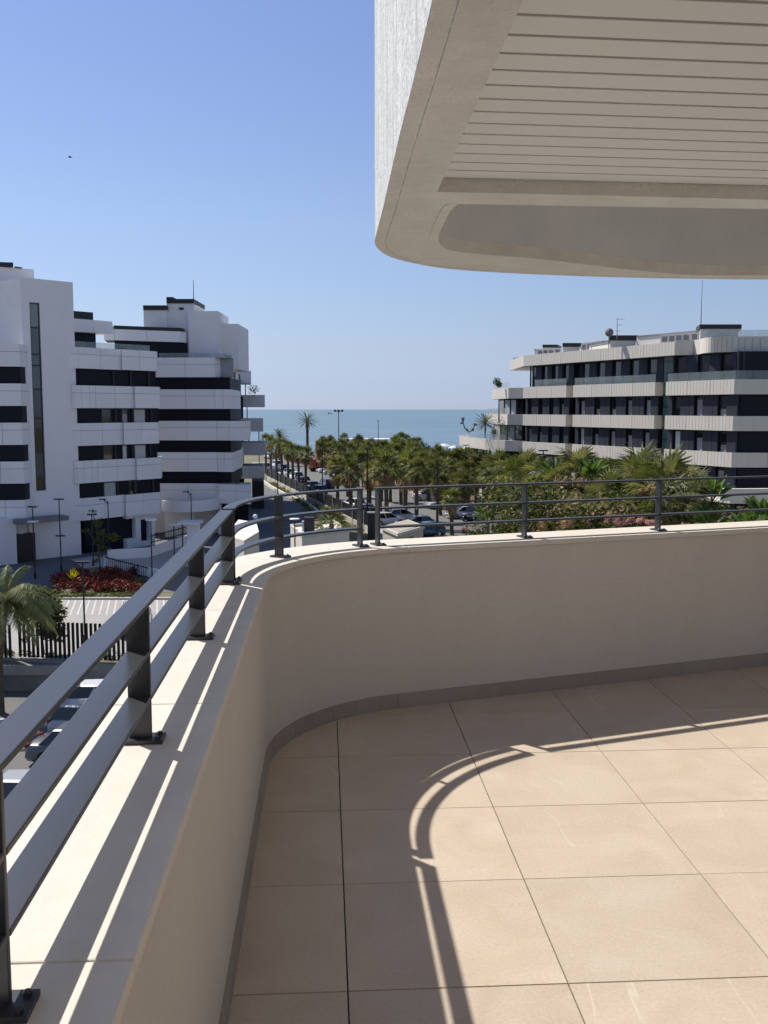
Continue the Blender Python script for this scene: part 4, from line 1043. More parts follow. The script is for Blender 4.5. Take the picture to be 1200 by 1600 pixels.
# ================================================================== LAMPS
def lamp(px, ytop, pxb, yb, kind, label, z=GZ, r=.055, Yov=None):
    g_ = gnd(pxb, yb, z) if Yov is None else Vector((pt(pxb,Yov)[0],Yov,z))
    h = at(px, ytop, g_.y).z-z
    t = thing('street_lamp', label, 'street lamp', (g_.x,g_.y,z), 0, 'slim black lamp posts')
    MB().tube([(0,0,0),(0,0,.5),(0,0,.52),(0,0,h-.1)],[r*1.8,r*1.8,r,r*.8],8).build('pole','black',t)
    if kind == 'disc': MB().lathe([(.06,h-.14),(.42,h-.08),(.44,h-.03),(.40,h)],0,0,16).build('lamp_head','lampw',t)
    elif kind == 'tee':
        MB().box(-.38,.38,-.12,.12,h-.1,h).build('lamp_head','black',t)
    elif kind == 'arm':
        MB().tube([(0,0,h-.12),(.12,0,h-.02),(.7,0,h+.06)],[.04,.04,.06],6).build('lamp_arm','black',t); MB().box(.5,1.0,-.12,.12,h+.02,h+.1).build('lamp_head','black',t)
    elif kind == 'arml':
        MB().tube([(0,0,h-.5),(-.05,0,h-.25),(-.35,0,h)],[.04,.04,.05],6).build('lamp_arm','black',t); MB().box(-.75,-.15,-.12,.12,h,h+.08).build('lamp_head','black',t)
    elif kind == 'globe': MB().lathe([(.02,h-.12),(.16,h-.02),(.2,h+.1),(.16,h+.22),(.02,h+.3)],0,0,12).build('lamp_head','lampw',t)
    elif kind == 'double':
        MB().box(-.38,.38,-.12,.12,h-.1,h).build('lamp_head','black',t); MB().box(-.36,.36,-.1,.1,h*.5-.1,h*.5).build('lamp_head','black',t)
    elif kind == 'cluster':
        MB().box(-.9,.9,-.1,.1,h-.1,h).build('cross_arm','black',t)
        for x in (-.9,0,.9): MB().box(x-.3,x+.3,-.3,.3,h+.0,h+.45).build('floodlight','black',t)
    return t
lamp(50,791,54,884,'tee','black lamp post with flat T head at the left entrance door')
lamp(51,814,55,905,'disc','short lamp post with pale disc head before the tower entrance')
lamp(91,779,96,893,'double','tall lamp post with two flat heads in front of the stair tower')
lamp(144,803,146,886,'tee','lamp post just left of the thin young tree')
lamp(167,781,171,872,'arml','hooked lamp post rising behind the thin young tree')
lamp(129,877,133,1004,'tee','tall black lamp post standing at the near edge of the car park')
lamp(233,811,238,912,'disc','disc headed lamp post at the right end of the red shrub bed')
lamp(272,819,273,884,'disc','smaller disc headed lamp post before the white canopy pier')
lamp(297,769,300,852,'arml','tall hooked lamp post in front of the curved white canopy')
lamp(373,738,371,790,'arml','hooked lamp post at the right end of the far block')
lamp(433,735,434,778,'tee','thin lamp post in the planting strip by the dark screen', r=.09)
lamp(399,809,400,888,'globe','thick lamp post with small white globe seen inside the curved railing', r=.13)
lamp(460,810,461,880,'disc','disc headed lamp post before the white pump house')
lamp(490,824,491,876,'tee','short lamp post before the fan palm at the pump house')
lamp(504,682,504,772,'tee','tall black pole at the left kerb near the orange truck', r=.09)
lamp(574,700,574,812,'tee','tall black pole behind the gap in the railing', r=.09)
lamp(683,719,683,845,'tee','thick black pole rising in front of the blue parked car', r=.13)
lamp(727,695,727,792,'tee','slim pole by the garden screen on the right', r=.07)
lamp(650,794,650,850,'arm','hooked lamp post beside the flat roofed store', r=.06)
lamp(729,812,729,848,'arml','short lamp post with angled head beside the short palm', r=.07)
lamp(850,703,850,800,'tee','thin pole before the slate windows of the right-hand block', Yov=78)
lamp(1081,727,1081,800,'arml','thin pole with angled arm before the right-hand block corner', Yov=62)
lamp(529,643,529,700,'cluster','beach floodlight mast with a row of lamps against the sea', Yov=250, r=.12)
lamp(591,657,591,700,'tee','thin mast against the sea above the white beach roof', Yov=255, r=.09)
lamp(404,672,404,730,'tee','thin mast beside the white sea-side balconies', Yov=200, r=.09)
# ================================================================== CARS
def lerp(a,b,t): return a+(b-a)*t
def car_meshes(style):
    # lengths along X (front +X)
    L_, W_, H_ = {'hatch':(4.1,1.76,1.48),'sedan':(4.6,1.8,1.44),'suv':(4.4,1.84,1.66),'van':(5.0,1.95,1.95)}[style]
    belt = H_*.6; hood = {'hatch':.60,'sedan':.58,'suv':.62,'van':.66}[style]*H_
    xs = [-.5,-.485,-.44,-.33,-.2,0,.15,.27,.36,.44,.485,.5]
    tail = {'hatch':belt,'sedan':H_*.60,'suv':belt,'van':belt}[style]
    top = [.30*H_,tail*.92,tail,tail*1.01,belt,belt,belt,hood*1.02,hood,hood*.94,hood*.78,.34*H_]
    low = [.26,.2,.17,.17,.17,.17,.17,.17,.17,.18,.2,.26]
    wid = [.86,.93,.97,1,1,1,1,1,.98,.94,.87,.78]
    mb = MB(); rings = []
    for x,t_,l_,w_ in zip(xs,top,low,wid):
        w_ *= W_/2
        rings.append([(x*L_,-w_*.90,l_),(x*L_,-w_,lerp(l_,t_,.25)),(x*L_,-w_,lerp(l_,t_,.62)),(x*L_,-w_*.95,lerp(l_,t_,.93)),(x*L_,-w_*.86,t_),(x*L_,0,t_+.03),
                      (x*L_,w_*.86,t_),(x*L_,w_*.95,lerp(l_,t_,.93)),(x*L_,w_,lerp(l_,t_,.62)),(x*L_,w_,lerp(l_,t_,.25)),(x*L_,w_*.90,l_)])
    n = len(rings[0]); vs = [p for r in rings for p in r]; fs = []
    for i in range(len(rings)-1):
        for k in range(n): k2=(k+1)%n; fs.append((i*n+k,i*n+k2,(i+1)*n+k2,(i+1)*n+k))
    fs += [tuple(range(n)), tuple((len(rings)-1)*n+k for k in range(n-1,-1,-1))]
    body = (vs, fs)
    cab = {'hatch':[(-.49,-.40),(.27,.05)],'sedan':[(-.38,-.25),(.26,.06)],'suv':[(-.49,-.42),(.26,.08)],'van':[(-.495,-.47),(.34,.18)]}[style]
    (rb,rt_),(fb,ft) = cab; wb, wt = W_/2*.90, W_/2*.70
    def cabin(k, z0, z1, sh):
        v = [(rb*L_,-wb*.92,z0),(lerp(rb,fb,.5)*L_,-wb,z0),(fb*L_,-wb*.9,z0),(fb*L_,wb*.9,z0),(lerp(rb,fb,.5)*L_,wb,z0),(rb*L_,wb*.92,z0),
             (rt_*L_,-wt*.95,z1),(lerp(rt_,ft,.5)*L_,-wt,z1+.02),(ft*L_,-wt*.95,z1-.01),(ft*L_,wt*.95,z1-.01),(lerp(rt_,ft,.5)*L_,wt,z1+.02),(rt_*L_,wt*.95,z1)]
        return v, [(0,1,7,6),(1,2,8,7),(2,3,9,8),(3,4,10,9),(4,5,11,10),(5,0,6,11),(6,7,10,11),(7,8,9,10),(0,5,4,1),(1,4,3,2)]
    g_ = cabin(1, belt-.03, H_-.05, 0)
    # roof shell and pillars
    rm = MB(); z1 = H_-.05
    rm.add([(rt_*L_-.06,-wt*.97,z1),(lerp(rt_,ft,.5)*L_,-wt*1.02,z1+.02),(ft*L_+.03,-wt*.97,z1-.01),(ft*L_+.03,wt*.97,z1-.01),(lerp(rt_,ft,.5)*L_,wt*1.02,z1+.02),(rt_*L_-.06,wt*.97,z1),
            (rt_*L_+.03,-wt*.8,z1+.05),(lerp(rt_,ft,.5)*L_,-wt*.84,z1+.075),(ft*L_-.05,-wt*.8,z1+.04),(ft*L_-.05,wt*.8,z1+.04),(lerp(rt_,ft,.5)*L_,wt*.84,z1+.075),(rt_*L_+.03,wt*.8,z1+.05)],
           [(0,1,7,6),(1,2,8,7),(2,3,9,8),(3,4,10,9),(4,5,11,10),(5,0,6,11),(6,7,10,11),(7,8,9,10),(0,5,4,1),(1,4,3,2)])
    for sy in (-1,1):
        for xb,xt in ((fb,ft),(rb+.005,rt_),(lerp(rb,fb,.5),lerp(rt_,ft,.5))):
            rm.tube([(xb*L_,sy*wb*(.93 if xb not in (lerp(rb,fb,.5),) else 1.0),belt-.02),(xt*L_,sy*wt*.99,z1+.0)],.035,5)
    wh = MB(); wh.tube([(0,-.11,0),(0,.11,0)],.33,14)
    ri = MB(); ri.tube([(0,-.118,0),(0,.118,0)],.21,10)
    return dict(L=L_,W=W_,H=H_,body=body,glass=g_,roof=rm,wheel=wh.mesh('wheel','tyre'),rim=ri.mesh('rim','rim'))
CM = {k: car_meshes(k) for k in ('hatch','sedan','suv','van')}
CCACHE = {}
def car(x, y, rz, style, m, label, z=GZ+.02, group=None):
    c = CM[style]; key = (style,m)
    if key not in CCACHE:
        CCACHE[key] = (MB().add(*c['body']).mesh('body',m,True), MB().add(*c['glass']).mesh('windows','carglass'), c['roof'].mesh('roof',m,False))
    t = thing('parked_car', label, 'car', (x,y,z), rz, group); b_, g_, r_ = CCACHE[key]
    bo = link('body', b_, t); link('windows', g_, t); link('roof', r_, t)
    L_, W_ = c['L'], c['W']
    for sx in (-.31,.31):
        for sy in (-1,1):
            w_ = link('wheel', c['wheel'], t, (sx*L_,sy*(W_/2-.10),.33)); link('rim', c['rim'], w_)
    for sy in (-1,1):
        MBq = CCACHE.setdefault(('hl',style), MB().box(L_*.445,L_*.497,-.2,.2,.56*c['H']*.82,.56*c['H']).mesh('headlight','lens'))
        link('headlight', MBq, t, (-.03,sy*W_*.33,0))
        MBq = CCACHE.setdefault(('tl',style), MB().box(-L_*.5,-L_*.47,-.12,.12,.5*c['H'],.62*c['H']).mesh('tail_light','tail'))
        link('tail_light', MBq, t, (.03,sy*W_*.38,0))
    return t
def carp(px, py, deg, style, m, label, z=GZ+.02, group='cars parked along the street'):
    g_ = gnd(px, py, z); return car(g_.x, g_.y+1.0, math.radians(deg), style, m, label, z, group)
# direction of the street in plan is about 114 degrees
carp(669,783,182,'suv','carwhite','white family car parked side on at the top of the right-hand bays')
carp(693,796,196,'hatch','carsilver','silver grey hatchback half hidden behind the thick black pole')
carp(724,811,200,'hatch','carwhite','white hatchback between the short palm and the black car')
carp(741,814,250,'suv','carblack','black estate car showing its glass tailgate beside the shrubs')
carp(757,816,250,'hatch','carblack','black hatchback half hidden by the green shrubs at the railing post')
carp(552,796,118,'hatch','carwhite','white hatchback behind the palms left of the railing gap')
carp(566,806,118,'hatch','carwhite','second white car just left of the railing gap')
carp(577,812,118,'sedan','carnavy','dark blue car seen in the railing gap')
carp(604,822,30,'hatch','carwhite','white car under the palm right of the railing gap')
carp(627,815,20,'sedan','carsilver','silver blue saloon behind the palm trunk and flat store roof')
carp(652,828,200,'sedan','carblue','blue saloon beyond the flat roofed store')
carp(664,840,195,'hatch','carteal','dark teal hatchback nearest the white coping')
carp(813,826,200,'hatch','carsilver','silver car nearly hidden in the shrubs beside the railing post')
carp(509,764,112,'suv','carnavy','navy people carrier standing in the street with number plate to the camera')
carp(497,773,114,'hatch','carteal','teal hatchback behind the dark screen, nearest in its row')
carp(484,766,114,'hatch','carblue','greyish blue hatchback behind the dark screen, second from the near end')
carp(472,758,114,'hatch','carblack','black car behind the dark screen, third from the near end')
carp(461,751,114,'suv','carwhite','white car behind the dark screen, fourth from the near end')
carp(450,744,114,'hatch','carsilver','silver car behind the dark screen, fifth from the near end')
carp(440,738,114,'suv','carnavy','dark car near the far end of the dark screen')
carp(430,731,114,'suv','carwhite','white car beside the white balcony at the far end of the street')
carp(412,738,20,'van','carwhite','white van parked beyond the sea-side balconies')
carp(420,717,114,'suv','carwhite','furthest white car on the left side of the street')
for i,(px_,py_,m_,lb) in enumerate(((512,739,'carwhite','white car first in the row beside the orange truck'),(520,742,'carsilver','silver car second in the row beside the orange truck'),(528,745,'cargrey','grey car third in the row beside the orange truck'),(537,748,'carwhite','white car fourth in the row beside the orange truck'))):
    carp(px_,py_,200,'hatch',m_,lb)
carp(586,735,200,'hatch','carwhite','white car glimpsed between the palm crowns in the middle')
carp(602,738,200,'hatch','carsilver','silver car glimpsed between the palm crowns in the middle')
# near cars in the lower street
car(-12.6, 42.3, math.radians(-4), 'hatch', 'carsilver', 'silver hatchback parked below the concrete retaining wall', LZ)
car(-14.2, 45.6, math.radians(176), 'hatch', 'carwhite', 'white car with round lamp at the foot of the retaining wall', LZ)
car(-12.2, 39.2, math.radians(-4), 'sedan', 'cargrey', 'dark saloon in the lower street under the railing', LZ)
car(-11.9, 33.6, math.radians(-4), 'hatch', 'carsilver', 'silver car low at the left edge under the top rail', LZ)
car(-14.7, 57.0, math.radians(100), 'suv', 'carsilver', 'silver car alone in the car park behind the tall slats', GZ+.03)
# orange truck
def truck(x,y,rz):
    t = thing('truck', 'orange red box truck parked across the street among the palms', 'truck', (x,y,GZ), rz)
    bevel(MB().box(-3.4,2.0,-1.25,1.25,.9,3.5).build('cargo_box','truckred',t),.05); bevel(MB().box(2.1,3.7,-1.15,1.15,.6,2.6).build('cab','truckred',t),.18,3)
    MB().box(3.0,3.72,-1.0,1.0,1.55,2.35).build('windscreen','carglass',t); MB().box(-3.4,3.6,-.5,.5,.55,.88).build('chassis','black',t)
    me = MB().tube([(0,-.15,0),(0,.15,0)],.48,14).mesh('wheel','tyre')
    for sx in (-2.2,-1.1,2.7):
        for sy in (-1,1): link('wheel', me, t, (sx,sy*1.0,.48))
q = G(500,737); truck(q[0]+1.0,q[1]+2,math.radians(195))
# ================================================================== PALMS
# row on the left pavement
rowp = [(490,695),(478,694),(466,693),(456,690),(447,688),(440,684),(433,681),(427,679)]
Yrow = [145,152,158,163,170,177,187,198]
tops = [697,696,693,690,684,690,681,678]
for i,(Y_) in enumerate(Yrow):
    px_ = [477,467,457.5,450,440,432,423,415][i]
    palm_px(px_, tops[i]+2, Y_, f'fan palm in the row behind the dark screen, {ordw(i)} from the near end', 'fan palms beside the street', 30+i, .92)
rb_ = [(527,718,132,1.9),(548,722,121,2.0),(543,708,146,1.8),(604,712,113,2.1),(594,722,124,1.8),(633,711,115,2.3),(651,722,108,1.7)]
lb_ = ['with clear trunk above the white car, left of the railing gap','second with clear trunk left of the railing gap','behind the pair left of the railing gap','rising right behind the railing post gap','behind the gap palm on its left','large, with hanging crown right of the railing gap','small, right of the large hanging crown']
for i,(px_,yt_,Y_,s_) in enumerate(rb_):
    palm_px(px_, yt_, Y_, 'fan palm '+lb_[i], 'fan palms beside the street', 50+i, s_*.60)
palm_px(706, 768, 101, 'short fan palm with stout trunk beside the white hatchback', 'fan palms beside the street', 61, .8)
# the grove between the street and the sea: each palm its own thing
r_ = random.Random(5); cnt = 0; spots = []
def okspot(px_, Y_):
    for (a_,b_) in spots:
        if abs(a_-px_) < 9 and abs(b_-Y_) < 12: return False
    return True
grove = []
for row,(Y0,yt0,x0,x1,stp) in enumerate(((232,683,503,640,9),(205,690,505,720,10),(183,697,560,745,11),(160,706,556,765,12.5),(140,719,580,795,17),(122,738,690,830,18))):
    px_ = x0
    while px_ < x1:
        grove.append((px_+r_.uniform(-5,5), yt0+r_.uniform(-7,6), Y0+r_.uniform(-8,8), row)); px_ += stp
rowname = ['farthest','second farthest','middle','fourth','fifth','nearest']
cr = {}
for (px_,yt_,Y_,row) in grove:
    cr[row] = cr.get(row,0)+1
    if row == 0 and 540 < px_ < 612: yt_ = max(yt_, 694)
    if row in (1,2) and px_ > 662: yt_ = max(yt_, 707)
    if row in (0,1,2) and px_ > 700: continue
    palm_px(px_, yt_, Y_, f'grove palm {["against the sea","in the second row back","in the middle rows","in the fourth row","in the fifth row","by the garden screen"][row]}, {ordw(cr[row]-1)} from the left', 'fan palms of the grove before the sea', 100+row*20+cr[row], r_.uniform(.85,1.25))
# feather crowned date palms
def feather_mesh(nm, seed, n=46, L_=3.2, arch=1.2, mats=('date',), up=75, dn=-35, lw=.035, ll=.45, step=15, droop=.3):
    r = random.Random(seed); mb = MB()
    for k in range(n):
        f = k/n; el = math.radians(up-(up-dn)*f+r.uniform(-7,7)); az = k*GA+r.uniform(-.2,.2); Lf = L_*r.uniform(.85,1.1)
        pts = []; d = Vector((math.cos(az)*math.cos(el), math.sin(az)*math.cos(el), math.sin(el))); p = Vector((0,0,0))
        for i in range(9):
            pts.append(p.copy()); p = p+d*(Lf/8); d = (d+Vector((0,0,-arch/8))).normalized()
        for i in range(8):
            side = (pts[i+1]-pts[i]).cross(Vector((0,0,1))).normalized()
            if side.length < .1: side = Vector((1,0,0))
            mb.add([pts[i]-side*.03, pts[i]+side*.03, pts[i+1]+side*.02, pts[i+1]-side*.02],[(0,1,2,3)])
            m_ = max(1, step//8+ (1 if i%2 else 0)); dirv = (pts[i+1]-pts[i]).normalized()
            for j in range(m_):
                q = pts[i].lerp(pts[i+1], j/m_); fl = ll*math.sin(PI*min(1,(i+j/m_+1.2)/9.6))*r.uniform(.85,1.15)
                for s_ in (-1,1):
                    tip = q+side*s_*fl*.85+dirv*fl*.5+Vector((0,0,-droop*fl*r.uniform(.5,1.5)))
                    mb.add([q-dirv*lw, q+dirv*lw, tip],[(0,1,2)])
    return mb.mesh(nm, list(mats))
DATE = feather_mesh('date_crown', 3, 44, 3.3, .75, ll=.42, step=24, lw=.05, up=66, dn=-25)
def date_palm(px_, ytop, Y_, s_, label, seed, th_=.32, z=GZ, base=None):
    p = at(px_, ytop, Y_); h = p.z-2.1*s_-z if base is None else base
    t = thing('date_palm', label, 'palm tree', (p.x,Y_,z), 0, None)
    link('trunk', trunk_mesh(h, th_*1.2, th_, 0, seed), t); link('crown', DATE, t, (0,0,h), (0,0,seed), (s_,s_,s_)); return t
date_palm(480,645,225,.92,'tall date palm standing alone against the sea', 1, .3)
date_palm(437,670,228,.85,'date palm with feather crown at the far end of the left row', 2)
# dark trees at the beach
def leaf_tree(x, y, z, blobs, trunk_h, label, m, n, size, nm='tree', seed=1, cat='tree', tr=.12, m2=None, p2=0, limbs=None, rz=0):
    r = random.Random(seed); t = thing(nm, label, cat, (x,y,z), rz)
    mb = MB(); mb.tube([(0,0,0),(r.uniform(-.1,.1),0,trunk_h*.5),(r.uniform(-.15,.15),0,trunk_h)],[tr*1.2,tr,tr*.7],8)
    for b_ in blobs: mb.tube([(0,0,trunk_h*.7),(b_[0]*.5,b_[1]*.5,lerp(trunk_h*.8,b_[2],.6)),(b_[0],b_[1],b_[2])],[tr*.6,tr*.4,tr*.2],5)
    mb.build('trunk','bark',t)
    mb = MB(); leaf_cloud(mb, blobs, n, size, r, 0, mi2=1 if m2 else None, p2=p2); mb.build('crown',[m,m2] if m2 else m,t); return t
for (px_,yt_,Y_,w_) in ((648,690,270,4.2),(664,694,265,3.4)):
    p = at(px_,yt_,Y_); leaf_tree(p.x,Y_,GZ,[(0,0,p.z-GZ-2,w_,w_,2.0),(-w_*.6,0,p.z-GZ-2.6,w_*.7,w_*.7,1.6),(w_*.6,.5,p.z-GZ-2.8,w_*.7,w_*.7,1.5)],2.0,'dark bushy tree before the beach umbrellas, '+('left' if px_<655 else 'right')+' of two','darkleaf',900,.35,seed=px_)
# ================================================================== BEACH
bb = thing('beach_restaurant','long white flat building at the edge of the beach','building')
a_ = at(545,686,285); b_ = at(606,686,285)
MB().box(a_.x,b_.x,285,292,GZ,a_.z-.4).build('walls','whitew',bb); MB().box(a_.x-.6,b_.x+.6,284.4,292.6,a_.z-.398,a_.z).build('roof','umb',bb)
hb = thing('beach_house','pink and grey house wall with a slanting white gable behind the orange truck','building')
a_ = at(493,690,238); b_ = at(512,688,238)
MB().box(a_.x,b_.x,238,246,GZ,b_.z).build('walls','pinkpave',hb)
z0 = at(497,712,237).z; MB().add([(a_.x-1,237.5,z0-1.5),(a_.x+4.5,237.5,b_.z-.2),(a_.x+4.5,237.5,b_.z+.6),(a_.x-1,237.5,z0-.6),(a_.x-1,238,z0-1.5),(a_.x+4.5,238,b_.z-.2),(a_.x+4.5,238,b_.z+.6),(a_.x-1,238,z0-.6)],[(0,1,2,3),(7,6,5,4),(3,2,6,7),(0,4,5,1),(1,5,6,2),(0,3,7,4)]).build('gable','umb',hb)
MB().box(b_.x+.05,b_.x+6,236,242,GZ,at(520,700,236).z).build('side_wing','whitew',hb)
for k,(px_,yt_,Y_,s_) in enumerate(((681,699,300,1.5),(693,693,296,2.2),(709,696,300,1.7),(728,697,292,1.6),(737,699,296,1.6),(670,701,304,1.3))):
    p = at(px_,yt_,Y_); t = thing('beach_umbrella', ['white beach umbrella left of the tallest one','tallest white beach umbrella with a spike top','white beach umbrella right of the tallest one','white beach umbrella just left of the lowest terrace','white beach umbrella nearly behind the lowest terrace','leftmost white beach umbrella beside the dark tree'][k], 'umbrella', (p.x,Y_,GZ), 0, 'white beach umbrellas')
    h = p.z-GZ; MB().tube([(0,0,0),(0,0,h)],.06,6).build('pole','black',t); MB().lathe([(s_,h-.75),(s_*.55,h-.3),(.05,h)],0,0,10).build('canopy','umb',t)
# sunbathers and furniture too small to count
mb = MB(); rr_ = random.Random(3)
for _ in range(150):
    p = at(rr_.uniform(668,760), rr_.uniform(700,712), rr_.uniform(270,310)); w_ = rr_.uniform(.2,.7); mb.box(p.x,p.x+w_,p.y,p.y+w_,GZ,GZ+rr_.uniform(.4,1.9),rr_.randrange(3))
mb.build('beach_furniture',['carblue','umb','black'],kind='stuff',label='blue and white loungers and chairs crowded under the beach umbrellas')
# ship and bird
s_ = at(515,646.5,3600); t = thing('ship','small dark ship far out on the sea near the floodlight mast','ship',(s_.x,3600,-14.5),.3)
MB().prism([(-7,-1.5),(6,-1.5),(9,0),(6,1.5),(-7,1.5)],0,2.2).build('hull','black',t); MB().box(-6,-2,-1,1,2.2,4.5).build('cabin','cargrey',t)
p = at(109.5,245.5,60); t = thing('bird','small dark gull gliding high in the blue sky','bird',tuple(p),.35); t.scale = (.6,.6,.6)
mb = MB(); mb.lathe([(.005,-.22),(.05,-.12),(.065,0),(.04,.12),(.02,.2),(.005,.24)],0,0,8); b_ = mb.build('body','bird',t,True); b_.rotation_euler = (0,PI/2,.0)
for sy in (-1,1): MB().add([(.06,0,.02),(-.07,0,.02),(-.1,sy*.25,.08),(.02,sy*.27,.09),(-.17,sy*.5,.02),(-.11,sy*.26,.05)],[(0,1,2,3),(3,2,4)]).build('wing','bird',t)
# ================================================================== LEFT FOREGROUND PLANTS
# red shrubs: nobody could count them
mb = MB(); r9 = random.Random(9)
blobs = []
for _ in range(60):
    px_, py_ = r9.uniform(92,226), r9.uniform(898,928)
    if px_ < 112 and py_ < 905: continue
    g_ = gnd(px_, py_); blobs.append((g_.x,g_.y,GZ+.3+r9.random()*.25,r9.uniform(.5,.9),r9.uniform(.5,.9),r9.uniform(.3,.55)))
leaf_cloud(mb, blobs, 9000, .10, r9); mb.build('red_shrubs','redleaf',kind='stuff',label='dark red shrubs massed on the planted mound by the car park')
mb = MB(); blobs = []
for _ in range(50):
    px_, py_ = r9.uniform(85,236), r9.uniform(926,936); g_ = gnd(px_,py_); blobs.append((g_.x,g_.y,GZ+.12,r9.uniform(.4,.8),r9.uniform(.3,.6),r9.uniform(.12,.3)))
for _ in range(20):
    px_, py_ = r9.uniform(205,245), r9.uniform(905,930); g_ = gnd(px_,py_); blobs.append((g_.x,g_.y,GZ+.12,r9.uniform(.4,.8),r9.uniform(.3,.6),r9.uniform(.12,.3)))
leaf_cloud(mb, blobs, 4500, .10, r9); mb.build('ground_cover','greencover',kind='stuff',label='low green ground cover along the edge of the car park')
mb = MB(); blobs = []
for _ in range(70):
    f_ = r9.random(); a_ = Vector(kb[1]).lerp(Vector(kb[5]), f_); b_ = Vector(G(424,754)).lerp(Vector(G(575,836)), f_); q = a_.lerp(b_, r9.uniform(.15,.85)); blobs.append((q.x,q.y,GZ+.15,r9.uniform(.5,1.1),r9.uniform(.5,1.1),r9.uniform(.2,.5)))
leaf_cloud(mb, blobs, 3800, .16, r9); mb.build('ground_cover','fan2',kind='stuff',label='pale green ground cover along the dark street screen')
mb = MB(); blobs = []
for _ in range(40):
    x_ = r9.uniform(-21,-7); blobs.append((x_,50.7-.15*(x_+19)+r9.uniform(0,.5)+.0,GZ+.1,.35,.2,.25))
leaf_cloud(mb, blobs, 1800, .07, r9); mb.build('ground_cover','greencover',kind='stuff',label='weedy green strip behind the tall black slats')
g_ = gnd(115,925); t = thing('yellow_plant','bright yellow leaved plant among the red shrubs','plant',tuple(g_))
mb = MB(); 
for k in range(26):
    az = k*GA; el = r9.uniform(.5,1.4); l_ = r9.uniform(.6,.95); d = Vector((math.cos(az)*math.cos(el),math.sin(az)*math.cos(el),math.sin(el))); s2 = d.cross(Vector((0,0,1))).normalized()*.05; q = Vector((0,0,.9))
    mb.add([q-s2,q+s2,q+d*l_*.6+s2*1.3,q+d*l_,q+d*l_*.6-s2*1.3],[(0,1,2,3,4)])
mb.build('leaves','yellow',t); MB().tube([(0,0,0),(0,0,.95)],.06,6).build('stem','bark',t)
# thin young tree
g_ = gnd(157,896); leaf_tree(g_.x,g_.y,GZ,[(-.1,0,4.1,.45,.45,.45),(-1.0,0,3.4,.5,.4,.3),(.35,0,3.2,.6,.5,.4),(1.1,.1,2.9,.7,.5,.35),(0,0,2.5,.5,.4,.4),(.3,0,2.0,.55,.5,.3),(-.1,0,1.5,.35,.35,.3),(-.4,0,1.0,.35,.35,.25),(-.5,.1,4.9,.4,.3,.3)],2.6,'thin young tree with sparse yellow green leaves before the left block','treeleaf',520,.13,seed=4,tr=.05)
# bushy tree by the slats, seen against the car park
p = at(66,965,51.3); leaf_tree(p.x,51.3,GZ,[(.1,0,p.z-GZ+.65,1.0,.8,.9),(-.7,0,p.z-GZ+.3,.8,.6,.6),(.6,.1,p.z-GZ+.3,.7,.6,.7),(.4,0,p.z-GZ-.5,.85,.65,.8),(.8,0,p.z-GZ-.8,.5,.45,.6),(-.9,0,p.z-GZ-1.1,.35,.3,.25),(0,0,p.z-GZ+1.3,.6,.5,.5)],1.5,'bushy dark green tree with pale new leaves behind the black slats','darkleaf',2300,.14,seed=8,tr=.07,m2='fan2',p2=.5)
# feather palm at the left edge
QUEEN = feather_mesh('queen_crown', 6, 40, 3.1, 2.5, ('queen',), 74, 16, lw=.024, ll=.5, step=104, droop=.9)
p = at(26,935,45.5); t = thing('feather_palm','arching feather palm with drooping fronds at the left edge','palm tree',(at(-3,1050,45.5).x,45.5,LZ))
hq = p.z-LZ-.5; MB().tube([(0,0,0),(.05,0,hq*.5),(.45,0,hq)],[.24,.19,.14],10).build('trunk','trunk',t,True)
link('crown', QUEEN, t, (.45,0,hq), (0,0,1.1), (1,1,1))
q = thing('planter','pale stone edge round the palm at the left edge','kerb',(at(5,1110,45).x-1,43.6,LZ)); MB().box(-1.5,1.6,-.2,0,0,.35).build('edge','kerb',q)
DRY2 = feather_mesh('dry_skirt', 12, 14, 1.8, 1.6, ('dry',), 10, -60, lw=.03, ll=.3, step=40, droop=1.0)
# fan palm by the pump house
# bird-of-paradise clump by the pump house
# ================================================================== RIGHT GARDEN
PZ = -6.0
sheet('garden_podium', [(6.8,24),(60,24),(60,52),(6.8,52)], PZ, 'bounce_paving', 5.2)  # hidden podium under the plants, surfaced pale for bounce light
sheet('bounce_paving', [(-3.6,-28),(60,-28),(60,23.9),(-3.6,23.9)], GZ+.06, 'bounce_paving', .05)  # unseen paving added as a reflector to brighten the soffit
